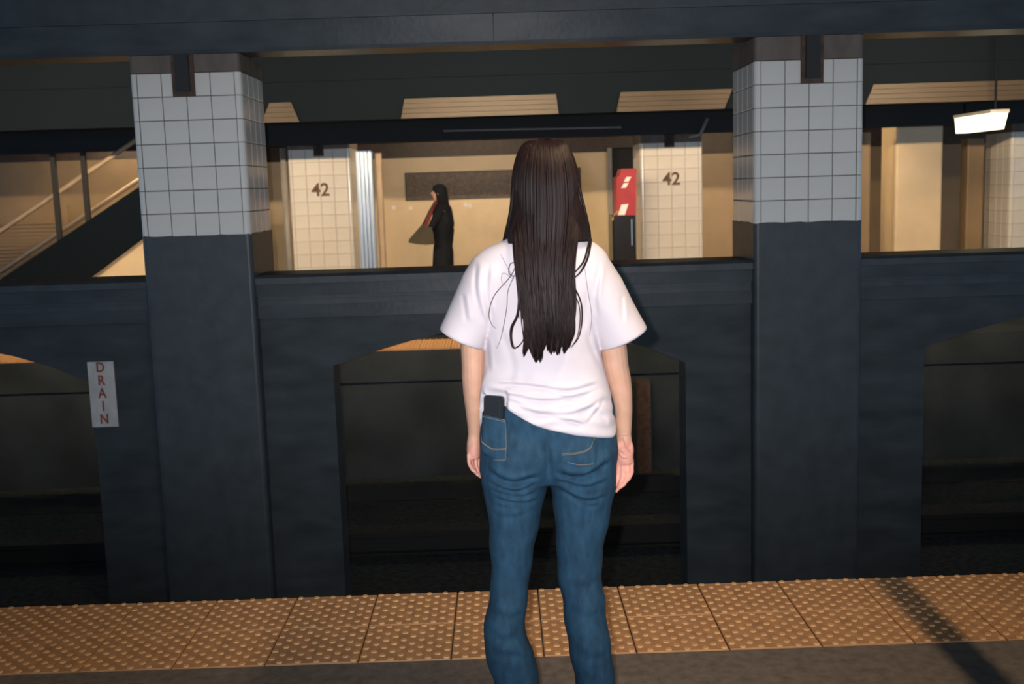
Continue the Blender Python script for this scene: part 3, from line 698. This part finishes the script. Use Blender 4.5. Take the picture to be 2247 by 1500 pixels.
bpy.context.view_layer.update()
PM = Matrix.LocRotScale(t.location, t.rotation_euler, None); PI_ = PM.inverted()


def cover(p):
    """denim lies over the phone: push a surface point out to the phone's back where the phone is under it"""
    q = PI_ @ p; dx = max(0, abs(q.x) - 0.0275); dz = max(0, -(q.z + 0.073)); d = math.hypot(dx, dz)
    w = max(0, 1 - d / 0.020); w = w * w * (3 - 2 * w)
    if w <= 0: return p
    r = PM @ Vector((q.x, -0.0075, q.z))
    return p + (r - p) * w if q.y > -0.0075 else p


def patch(TL, TR, BR, BL, off, name, bulge=None, nx=14, ny=16):
    m = MB(); top = []
    for jy in range(ny + 1):
        for ix in range(nx + 1):
            u, w = ix / nx, jy / ny
            x = (TL[0] * (1 - u) + TR[0] * u) * (1 - w) + (BL[0] * (1 - u) + BR[0] * u) * w
            z = (TL[1] * (1 - u) + TR[1] * u) * (1 - w) + (BL[1] * (1 - u) + BR[1] * u) * w
            z -= 0.006 * w * (1 - abs(2 * u - 1))
            e = min(u, 1 - u, w + 0.12, 1 - w) * 8; e = min(1, e)
            p = surf(x, z, 0.0006 + off * e); top.append(cover(p) if bulge else p)
    n = nx + 1
    m.add(top, [(a * n + c, (a + 1) * n + c, (a + 1) * n + c + 1, a * n + c + 1) for a in range(ny) for c in range(nx)])
    return wlink(name, m, 'jeans', jo_root, True)


jo_root = wm
ph = True
pl = patch((-0.0615, 0.962), (0.008, 0.947), (-0.002, 0.846), (-0.062, 0.853), 0.0025, 'back_pocket', ph)
pr = patch((0.135, 0.955), (0.240, 0.950), (0.222, 0.826), (0.132, 0.836), 0.0025, 'back_pocket')
pl.parent = jo; pr.parent = jo


def stitch(pts, off, parent, r=0.0007):
    P = []
    if len(pts) > 3: pts = [tuple(q) for q in cr(pts, 4)]
    for a, c in zip(pts[:-1], pts[1:]):
        for t in np.linspace(0, 1, 8, endpoint=False): P.append((a[0] + (c[0] - a[0]) * t, a[1] + (c[1] - a[1]) * t))
    P.append(pts[-1])
    Q = [(cover(surf(x, z, off)) if parent is pl else surf(x, z, off)) + Vector((0, -0.0016, 0)) for x, z in P]
    m = MB(); m.tube(Q, r, 5); return m


def add_stitch(lst, par):
    m = MB()
    for pts in lst:
        k = stitch(pts, 0.0028 if par is not jo else 0.0004, par); m.add(k.v, k.f)
    o = wlink('stitching', m, 'thread', wm, True); o.parent = par


add_stitch([[(-0.059, 0.956), (0.005, 0.942)], [(0.006, 0.945), (0.000, 0.878), (-0.004, 0.85)], [(0.000, 0.876), (-0.032, 0.874), (-0.052, 0.890), (-0.060, 0.91)], [(0.000, 0.873), (-0.032, 0.871), (-0.054, 0.888)], [(-0.004, 0.848), (-0.033, 0.845)], [(-0.002, 0.948), (0.006, 0.946)]], pl)
add_stitch([[(0.214, 0.885), (0.209, 0.874), (0.196, 0.867), (0.168, 0.862), (0.136, 0.861)], [(0.213, 0.881), (0.207, 0.871), (0.195, 0.864), (0.167, 0.859), (0.136, 0.857)], [(0.220, 0.893), (0.216, 0.887)], [(0.150, 0.839), (0.178, 0.832), (0.215, 0.832)]], pr)

# shoes (below the frame, on the floor)
for fx in (0.005, 0.222):
    s = MB(); s.loft([ell(fx - w, fx + w, 2.785, yf, z, 24, 2.4) for z, w, yf in ((0.022, 0.043, 3.03), (0.05, 0.042, 3.02), (0.075, 0.037, 2.97), (0.10, 0.034, 2.91))]); so = wlink('shoe', s, 'shoe', wm, True)
    s = MB(); s.loft([ell(fx - w, fx + w, 2.78, 3.035, z, 24, 2.4) for z, w in ((0.0, 0.044), (0.022, 0.046))]); o = wlink('sole', s, 'sole', wm); o.parent = so

# --- T-shirt
HB = [tuple(q) for q in cr([bk(x, z) for x, z in ((-0.075, 0.955), (-0.066, 0.985), (-0.055, 0.989), (-0.005, 0.963), (0.047, 0.931), (0.105, 0.902), (0.176, 0.880), (0.247, 0.866), (0.29, 0.856))], 8)]


def hem(x, y):
    zb = float(np.interp(x, [p[0] for p in HB], [p[1] for p in HB])); t = min(1, max(0, (y - 2.80) / 0.06))
    return zb * (1 - t) + 0.90 * t


SH = dense([(1.425, 0.070, 0.168, 2.80, 2.90), (1.40, 0.022, 0.200, 2.785, 2.915), (1.378, -0.035, 0.245, 2.772, 2.925), (1.345, -0.070, 0.272, 2.757, 2.937), (1.30, -0.075, 0.272, 2.747, 2.950), (1.25, -0.068, 0.262, 2.741, 2.965), (1.20, -0.056, 0.252, 2.740, 2.970), (1.11, -0.051, 0.248, 2.745, 2.965)], 0.012)
SL = dense([(1.11, -0.051, 0.248, 2.745, 2.965), (1.05, -0.054, 0.258, 2.748, 2.957), (1.0, -0.059, 0.268, 2.742, 2.952), (0.94, -0.067, 0.278, 2.731, 2.957), (0.86, -0.071, 0.2865, 2.722, 2.962)], 0.01)
s = MB(); rings = [ell(*r[1:], (lambda x, y, z0=r[0]: z0 - 0.038 * min(1, max(0, (z0 - 1.33) / 0.06)) * min(1, max(0, (y - 2.83) / 0.07))), 112, 2.3) for r in SH]
for r in SL[1:]:
    f = (1.11 - r[0]) / 0.25
    rings.append(ell(*r[1:], (lambda x, y, f=f: 1.11 - f * (1.11 - hem(x, y))), 112, 2.3))
last = rings[-1]; cx_ = sum(p[0] for p in last) / len(last); cy_ = sum(p[1] for p in last) / len(last)
for ins, dz in ((0.004, 0.0030), (0.010, 0.0040), (0.03, 0.002)):
    rings.append([(x + (cx_ - x) * ins / 0.16, y + (cy_ - y) * ins / 0.10, z - dz) for x, y, z in last])
s.loft(rings)


def sleeve(cs):
    rings = []
    for (x, z, px, pz, w, d) in cs:
        L = math.hypot(px, pz); px /= L; pz /= L
        rings.append([(x + px * w * math.cos(a), 2.853 + d * math.sin(a), z + pz * w * math.cos(a)) for a in [2 * PI * k / 48 for k in range(48)]])
    x, z, px, pz, w, d = cs[-1]; L = math.hypot(px, pz); px /= L; pz /= L; ax_, az_ = (pz, -px) if -px * 1 < 0 else (-pz, px)
    for ins, dd in ((0.003, 0.0025), (0.008, 0.0035), (0.02, 0.002)):
        rings.append([(x + ax_ * dd + px * (w - ins) * math.cos(a), 2.853 + (d - ins) * math.sin(a), z + az_ * dd + pz * (w - ins) * math.cos(a)) for a in [2 * PI * k / 48 for k in range(48)]])
    s.loft(rings)


sleeve([(0.03, 1.325, 0.6, -0.8, 0.072, 0.088), (-0.012, 1.302, 0.75, -0.66, 0.076, 0.092), (-0.038, 1.267, 0.84, -0.54, 0.072, 0.090), (-0.068, 1.215, 0.88, -0.475, 0.0665, 0.086), (-0.106, 1.142, 0.896, -0.444, 0.0640, 0.082)])
sleeve([(0.18, 1.325, 0.6, 0.8, 0.072, 0.088), (0.215, 1.292, 0.75, 0.66, 0.076, 0.092), (0.246, 1.247, 0.85, 0.52, 0.072, 0.090), (0.275, 1.190, 0.90, 0.44, 0.069, 0.086), (0.3085, 1.129, 0.918, 0.397, 0.0680, 0.082)])
sm = fuse(s, 0.0036, 9, 0.5); v = getv(sm)
F = [([(-0.055, 1.030), (0.0, 1.034), (0.058, 1.031), (0.160, 1.015), (0.255, 1.029)], 0.006, 0.006), ([(-0.051, 1.014), (0.024, 1.006), (0.103, 0.992), (0.18, 0.999), (0.251, 1.015)], 0.006, 0.006), ([(0.006, 0.987), (0.079, 0.965), (0.170, 0.958), (0.262, 0.989)], 0.006, 0.0055),
     ([(0.057, 0.963), (0.124, 0.950), (0.198, 0.928)], 0.005, 0.004), ([(0.200, 0.930), (0.226, 0.955), (0.252, 0.985)], 0.005, 0.003), ([(0.153, 0.946), (0.194, 0.926)], 0.004, 0.003), ([(-0.060, 1.351), (-0.066, 1.273), (-0.047, 1.182)], 0.006, 0.005), ([(-0.030, 1.345), (-0.038, 1.261), (-0.03, 1.2)], 0.006, 0.004),
     ([(0.248, 1.340), (0.231, 1.252), (0.236, 1.19)], 0.006, 0.005), ([(0.208, 1.160), (0.228, 1.10), (0.252, 1.055)], 0.007, 0.004), ([(-0.045, 1.16), (-0.04, 1.06)], 0.006, 0.004), ([(-0.01, 1.18), (0.02, 1.09), (0.01, 1.02)], 0.010, 0.003), ([(0.215, 1.27), (0.20, 1.16)], 0.010, 0.003), ([(-0.055, 1.005), (0.0, 0.998), (0.05, 0.985)], 0.004, 0.004),
     ([(0.03, 1.012), (0.12, 1.008), (0.2, 0.985)], 0.004, 0.003), ([(0.22, 0.975), (0.262, 0.92)], 0.006, 0.004), ([(-0.10, 1.27), (-0.09, 1.19)], 0.006, 0.003), ([(0.30, 1.25), (0.30, 1.18)], 0.006, 0.003)]
v = folds(v, F, 2.90)
low = np.clip((1.06 - v[:, 2]) / 0.05, 0, 1) * np.clip((2.85 - v[:, 1]) / 0.05, 0, 1)
v[:, 1] += low * (0.0016 * np.sin(v[:, 2] * 190 + 9 * v[:, 0] + 2 * np.sin(30 * v[:, 0])) + 0.001 * np.sin(v[:, 2] * 90 - 40 * v[:, 0]))
v[:, 1] += 0.0022 * np.sin(v[:, 0] * 40 + 1.2 * np.sin(v[:, 2] * 21)) * np.clip((v[:, 2] - 1.0) / 0.1, 0, 1)
Q = np.array(PI_); q = v @ Q[:3, :3].T + Q[:3, 3]
w = np.clip(1 - (np.abs(q[:, 0]) - 0.027) / 0.016, 0, 1) * np.clip(1 - (np.abs(q[:, 2]) - 0.075) / 0.025, 0, 1); w = w * w * (3 - 2 * w)
k = (w > 0) & (q[:, 1] > -0.06) & (q[:, 1] < 0.009); q[k, 1] += (0.009 - q[k, 1]) * w[k]
P_ = np.array(PM); v = np.where(k[:, None], q @ P_[:3, :3].T + P_[:3, 3], v)
setv(sm, v); sm.materials.clear(); sm.materials.append(M['shirt'])
sbvh = BVHTree.FromPolygons([tuple(p) for p in v], [tuple(p.vertices) for p in sm.polygons])
sm.transform(Matrix.Translation(-Vector(wm.location))); sh = link('tshirt', sm, wm)
m = MB(); m.tube([(XC - 0.004 + 0.058 * math.cos(a), 2.85 + 0.058 * math.sin(a), 1.404 - 0.022 * math.sin(a)) for a in [2 * PI * k / 28 for k in range(29)]], 0.008, 8); o = wlink('collar', m, 'shirt', wm, True); o.parent = sh

# --- hair
h = MB()
cap = dense([(1.640, XC - 0.018, XC + 0.018, 2.845, 2.89), (1.631, XC - 0.040, XC + 0.040, 2.815, 2.925), (1.612, XC - 0.060, XC + 0.058, 2.79, 2.95), (1.585, XC - 0.073, XC + 0.070, 2.772, 2.958), (1.565, XC - 0.078, XC + 0.075, 2.766, 2.93), (1.53, XC - 0.081, XC + 0.079, 2.764, 2.905), (1.49, XC - 0.084, XC + 0.086, 2.762, 2.89), (1.45, XC - 0.091, XC + 0.097, 2.762, 2.86), (1.41, XC - 0.100, XC + 0.104, 2.760, 2.84), (1.385, XC - 0.100, XC + 0.106, 2.758, 2.84)], 0.01)
h.loft([ell(*r[1:], r[0], 40, 2.1) for r in cap])
sb = lambda z: float(np.interp(z, [1.0, 1.11, 1.2, 1.25, 1.30, 1.345, 1.378, 1.40], [2.742, 2.745, 2.740, 2.741, 2.747, 2.757, 2.772, 2.785]))
sheet = dense([(1.43, 0.040, 0.190, 2.755, 2.82), (1.39, 0.040, 0.180, 2.750, 2.81), (1.35, 0.045, 0.172, 2.736, 2.79), (1.30, 0.048, 0.171, 2.727, 2.77), (1.22, 0.049, 0.174, 2.722, 2.75), (1.18, 0.052, 0.175, 2.724, 2.745), (1.155, 0.058, 0.170, 2.730, 2.742)], 0.012)
h.loft([ell(*r[1:], r[0], 40, 2.6) for r in sheet])


def strand(P, r, n=4, k=4):
    Q = cr(P, k); L = len(Q)
    h.tube([tuple(q) for q in Q], [r * min(1, 0.35 + 3 * i / L) * (1 if i < 0.7 * L else max(0.12, (1 - i / (L - 1)) / 0.3)) for i in range(L)], n)


clumps = [(-0.95, 1.108, -0.10), (-0.58, 1.098, 0.02), (-0.36, 1.092, -0.04), (0.05, 1.116, -0.08), (0.27, 1.114, -0.12), (0.50, 1.110, -0.14), (0.72, 1.112, -0.16), (0.95, 1.124, -0.18)]
for i in range(640):
    u = random.uniform(-1, 1); j_ = lambda s: random.gauss(0, s); o = random.uniform(0, 0.010)
    c = min(clumps, key=lambda q: abs(q[0] - u)); ue = u + 0.55 * (c[0] - u); k = math.sqrt(max(0.02, 1 - 0.93 * u * u))
    ze = c[1] + abs(j_(0.008)) + 0.05 * abs(u - c[0])
    if random.random() < 0.15: ze += random.uniform(0.01, 0.04)
    strand([(XC + 0.012 * u, 2.875 + j_(0.012), 1.643), (XC + 0.050 * u, 2.868 - 0.058 * k, 1.632), (XC + 0.070 * u, 2.870 - (0.092 + o * 0.5) * k, 1.600), (XC + 0.083 * u, 2.866 - (0.105 + o) * k, 1.545), (XC + 0.086 * u, 2.862 - (0.108 + o) * k, 1.47),
            (XC - 0.004 + 0.078 * u, 2.752 - o + 0.02 * (1 - k), 1.40), (0.110 + 0.068 * u + j_(0.002), sb(1.33) - 0.016 - o, 1.33), (0.111 + 0.064 * u + j_(0.002), sb(1.24) - 0.014 - o, 1.24), (0.113 + 0.062 * (u * 0.65 + ue * 0.35) + j_(0.0015), sb(1.17) - 0.021 - o * 0.8, 1.175),
            (0.113 + 0.062 * (ue + c[2]) + j_(0.001), sb(1.12) - 0.021 - o * 0.5, ze)], random.uniform(0.0012, 0.0026))
for sd in (-1, 1):
    for i in range(150):
        j_ = lambda s: random.gauss(0, s); f = random.random(); w = random.uniform(-0.006, 0.002)
        wx = lambda z: float(np.interp(z, [1.38, 1.44, 1.49, 1.54, 1.6], [0.112, 0.094, 0.083, 0.079, 0.066] if sd < 0 else [0.112, 0.102, 0.088, 0.078, 0.062])) + w
        strand([(XC + sd * 0.004, 2.862 + 0.055 * f, 1.643), (XC + sd * 0.045, 2.855 + 0.065 * f, 1.629), (XC + sd * wx(1.6), 2.84 + 0.075 * f, 1.60), (XC + sd * wx(1.54), 2.82 + 0.085 * f, 1.54), (XC + sd * wx(1.46), 2.81 + 0.09 * f, 1.46), (XC + sd * wx(1.40), 2.83 + 0.08 * f, 1.395),
                (XC + sd * (0.108 + j_(0.004)), 2.89 + 0.05 * f, 1.365), (XC + sd * (0.094 + j_(0.010)), 2.96 + 0.012 * f, 1.31), (XC + sd * (0.085 + j_(0.012)), 2.984, 1.20 + j_(0.02))], random.uniform(0.0016, 0.0030))


for (xa, xb, xt, zt_) in ((0.050, 0.074, 0.050, 1.110), (0.056, 0.112, 0.078, 1.094), (0.100, 0.134, 0.116, 1.112), (0.122, 0.154, 0.131, 1.110), (0.142, 0.178, 0.148, 1.113)):
    rg = []
    for q in range(11):
        f = q / 10; z = 1.215 + (zt_ - 1.215) * f; w = (xb - xa) / 2 * (1 - max(0, (f - 0.45) / 0.55) ** 1.6 * 0.93); xm = (xa + xb) / 2 + (xt - (xa + xb) / 2) * max(0, (f - 0.3) / 0.7) ** 1.7
        rg.append([(xm + w * math.cos(g_), sb(z) - 0.006 - 0.0125 * min(1, f * 3) + 0.006 * (1 - 0.7 * f) * math.sin(g_), z) for g_ in [2 * PI * k_ / 14 for k_ in range(14)]])
    h.loft(rg)


def wisp(P, r, fwd=0.006):
    Q = []
    for x, z in P:
        hit = surf(x, z, fwd, sbvh); Q.append((x, min(hit.y, 2.79), z))
    Q = cr(Q, 6); L = len(Q); h.tube([tuple(q) for q in Q], [r * (1 if i < 0.6 * L else max(0.3, 1 - (i / L - 0.6) * 1.6)) for i in range(L)], 5)


for k, (P, r) in enumerate([([(0.036, 1.393), (0.036, 1.337), (0.020, 1.304), (-0.019, 1.260), (-0.034, 1.216), (-0.029, 1.187), (-0.018, 1.176)], 0.0011), ([(0.035, 1.315), (0.015, 1.271), (0.010, 1.226), (-0.005, 1.158), (-0.018, 1.125)], 0.0008),
             ([(0.043, 1.270), (0.036, 1.214), (0.020, 1.180), (0.018, 1.152), (0.024, 1.129), (0.039, 1.135), (0.05, 1.15)], 0.0026), ([(0.046, 1.270), (0.039, 1.214), (0.024, 1.180), (0.021, 1.152), (0.027, 1.127)], 0.0016), ([(0.040, 1.340), (0.023, 1.337), (0.019, 1.315), (0.031, 1.307), (0.044, 1.312)], 0.0012),
             ([(0.032, 1.404), (0.033, 1.359), (0.037, 1.315), (0.042, 1.247), (0.048, 1.202)], 0.0030), ([(0.034, 1.404), (0.036, 1.359), (0.038, 1.315), (0.040, 1.247), (0.040, 1.202)], 0.0022), ([(0.038, 1.38), (0.045, 1.33), (0.046, 1.27), (0.046, 1.20), (0.05, 1.15)], 0.0022),
             ([(0.190, 1.40), (0.186, 1.392), (0.178, 1.377), (0.164, 1.366)], 0.0030), ([(0.180, 1.40), (0.170, 1.382), (0.158, 1.370)], 0.0024), ([(0.226, 1.392), (0.224, 1.375), (0.214, 1.342), (0.196, 1.312), (0.172, 1.292)], 0.0030), ([(0.222, 1.390), (0.219, 1.376), (0.206, 1.340), (0.189, 1.319), (0.168, 1.300)], 0.0026),
             ([(0.172, 1.288), (0.193, 1.242), (0.197, 1.197), (0.188, 1.152), (0.168, 1.126)], 0.0022), ([(0.172, 1.27), (0.188, 1.235), (0.192, 1.195), (0.184, 1.152), (0.170, 1.13)], 0.0014), ([(0.205, 1.34), (0.212, 1.27), (0.222, 1.20), (0.216, 1.15)], 0.0005), ([(0.0, 1.36), (0.015, 1.33), (0.03, 1.30)], 0.0005), ([(0.03, 1.30), (0.005, 1.315), (0.0, 1.295), (0.012, 1.283)], 0.0005)]):
    wisp(P, r)
me = h.mesh('hair', 'hair', True); me.transform(Matrix.Translation(-Vector(wm.location))); link('hair', me, wm)

# ------------------------------------------------------------ the person on the far platform
fy = 11.8
fp = thing('person', 'distant person in black seen in profile walking along the far platform', 'person', (-0.60, fy, 0.0))
b = MB()
b.loft([ell(*r[1:], r[0], 20, 2.1) for r in dense([(1.56, -0.64, -0.60, fy - 0.02, fy + 0.02), (1.54, -0.675, -0.575, fy - 0.055, fy + 0.055), (1.50, -0.692, -0.565, fy - 0.068, fy + 0.068), (1.45, -0.694, -0.58, fy - 0.062, fy + 0.062), (1.40, -0.675, -0.60, fy - 0.04, fy + 0.04), (1.36, -0.64, -0.585, fy - 0.04, fy + 0.04), (1.31, -0.64, -0.56, fy - 0.06, fy + 0.06)], 0.02)])
b.ball((-0.70, fy, 1.475), (0.014, 0.010, 0.014)); b.ball((-0.625, fy - 0.07, 1.475), (0.018, 0.008, 0.028)); b.ball((-0.625, fy + 0.07, 1.475), (0.018, 0.008, 0.028))
b.loft([ell(*r[1:], r[0], 20, 2.2) for r in dense([(1.33, -0.65, -0.55, fy - 0.14, fy + 0.14), (1.2, -0.68, -0.52, fy - 0.16, fy + 0.16), (1.0, -0.66, -0.54, fy - 0.13, fy + 0.13), (0.85, -0.68, -0.52, fy - 0.15, fy + 0.15)], 0.04)])
for s, dx in ((-1, -0.06), (1, 0.05)):
    limb(b, [(-0.60, fy + s * 0.08, 0.88, 0.07, 0.07), (-0.60 + dx * 0.6, fy + s * 0.08, 0.48, 0.05, 0.05), (-0.60 + dx, fy + s * 0.08, 0.08, 0.036, 0.036)], 12)
    b.loft([ell(-0.60 + dx - 0.17, -0.60 + dx + 0.05, fy + s * 0.08 - 0.035, fy + s * 0.08 + 0.035, z, 14, 2.2) for z in (0.02, 0.07)])
    ax = (-0.60, -0.69, -0.755) if s < 0 else (-0.60, -0.54, -0.56)
    limb(b, [(ax[0], fy + s * 0.17, 1.30, 0.045, 0.045), (ax[1], fy + s * 0.18, 1.08 if s > 0 else 1.16, 0.036, 0.036), (ax[2], fy + s * 0.16, 0.90 if s > 0 else 1.06, 0.026, 0.026), (ax[2] - 0.004, fy + s * 0.16, 0.86 if s > 0 else 1.03, 0.03, 0.02)], 12)
    for q in range(4):
        z0 = 0.86 if s > 0 else 1.03
        b.tube([(ax[2] - 0.022 + q * 0.014, fy + s * 0.16, z0), (ax[2] - 0.026 + q * 0.014, fy + s * 0.155, z0 - 0.04), (ax[2] - 0.016 + q * 0.013, fy + s * 0.15, z0 - 0.065 + 0.004 * abs(q - 1))], [0.0085, 0.008, 0.006], 8)
    b.tube([(ax[2] - 0.02, fy + s * 0.14, z0 + 0.01), (ax[2] - 0.036, fy + s * 0.13, z0 - 0.025)], [0.010, 0.007], 8)
me = fuse(b, 0.007, 2); me.materials.clear(); me.materials.append(M['skin']); me.transform(Matrix.Translation(-Vector(fp.location))); link('body', me, fp)
m = MB(); m.loft([ell(*r[1:], r[0], 24, 2.2) for r in dense([(1.572, -0.645, -0.585, fy - 0.03, fy + 0.03), (1.55, -0.685, -0.555, fy - 0.065, fy + 0.065), (1.50, -0.690, -0.540, fy - 0.078, fy + 0.078), (1.44, -0.672, -0.532, fy - 0.078, fy + 0.078), (1.38, -0.655, -0.525, fy - 0.07, fy + 0.08), (1.30, -0.62, -0.515, fy - 0.07, fy + 0.08), (1.22, -0.58, -0.51, fy - 0.04, fy + 0.05)], 0.02)]); wlink('hair', m, 'blackcloth', fp, True)
m = MB(); m.loft([ell(*r[1:], r[0], 28, 2.3) for r in dense([(1.38, -0.655, -0.545, fy - 0.08, fy + 0.08), (1.33, -0.69, -0.505, fy - 0.16, fy + 0.16), (1.22, -0.705, -0.485, fy - 0.19, fy + 0.19), (1.14, -0.705, -0.478, fy - 0.19, fy + 0.19), (1.05, -0.70, -0.51, fy - 0.17, fy + 0.17), (0.98, -0.695, -0.525, fy - 0.165, fy + 0.165), (0.88, -0.71, -0.50, fy - 0.18, fy + 0.18), (0.72, -0.725, -0.50, fy - 0.19, fy + 0.19), (0.55, -0.75, -0.49, fy - 0.2, fy + 0.2)], 0.03)]); wlink('coat', m, 'blackcloth', fp, True)
for s, dx in ((-1, -0.06), (1, 0.05)):
    m = MB(); limb(m, [(-0.60, fy + s * 0.085, 0.86, 0.085, 0.08), (-0.60 + dx * 0.6, fy + s * 0.085, 0.48, 0.075, 0.07), (-0.60 + dx, fy + s * 0.085, 0.06, 0.07, 0.065)], 14); wlink('trouser_leg', m, 'blackcloth', fp, True)
    m = MB(); m.loft([ell(-0.60 + dx - 0.19, -0.60 + dx + 0.06, fy + s * 0.08 - 0.045, fy + s * 0.08 + 0.045, z, 16, 2.3) for z in (0.0, 0.03, 0.085)]); wlink('shoe', m, 'blackcloth', fp, True)
m = MB(); limb(m, [(-0.60, fy - 0.165, 1.335, 0.058, 0.06), (-0.645, fy - 0.175, 1.23, 0.054, 0.055), (-0.69, fy - 0.18, 1.155, 0.050, 0.050), (-0.758, fy - 0.16, 1.045, 0.040, 0.040)], 12); wlink('sleeve', m, 'blackcloth', fp, True)
m = MB(); m.tube([(-0.655, fy - 0.10, 1.39), (-0.715, fy - 0.17, 1.28), (-0.765, fy - 0.20, 1.16), (-0.80, fy - 0.2, 1.10)], [0.02, 0.026, 0.022, 0.012], 8); wlink('scarf', m, 'redcloth', fp, True)['label'] = 'dark red scarf end'
m = MB(); limb(m, [(-0.60, fy + 0.165, 1.335, 0.058, 0.06), (-0.54, fy + 0.18, 1.08, 0.052, 0.052), (-0.56, fy + 0.16, 0.875, 0.042, 0.042)], 12); wlink('sleeve', m, 'blackcloth', fp, True)
t = thing('shoulder_bag', 'drooping dark olive bag carried by the distant person in black', 'bag', (-0.80, fy - 0.2, 1.0))
m = MB(); m.loft([[(x, fy - 0.22 + d, z) for x, z in ((-0.80, 1.165), (-0.70, 1.13), (-0.68, 0.96), (-0.76, 0.955), (-0.86, 0.965), (-0.945, 0.985), (-0.935, 1.02))] for d in (-0.05, 0.05)]); bg = wlink('bag_body', m, 'olive', t)
m = MB(); m.tube([(-0.80, fy - 0.22, 1.15), (-0.75, fy - 0.21, 1.24), (-0.70, fy - 0.19, 1.33), (-0.66, fy - 0.13, 1.37)], 0.010, 6); wlink('strap', m, 'olive', t, True)
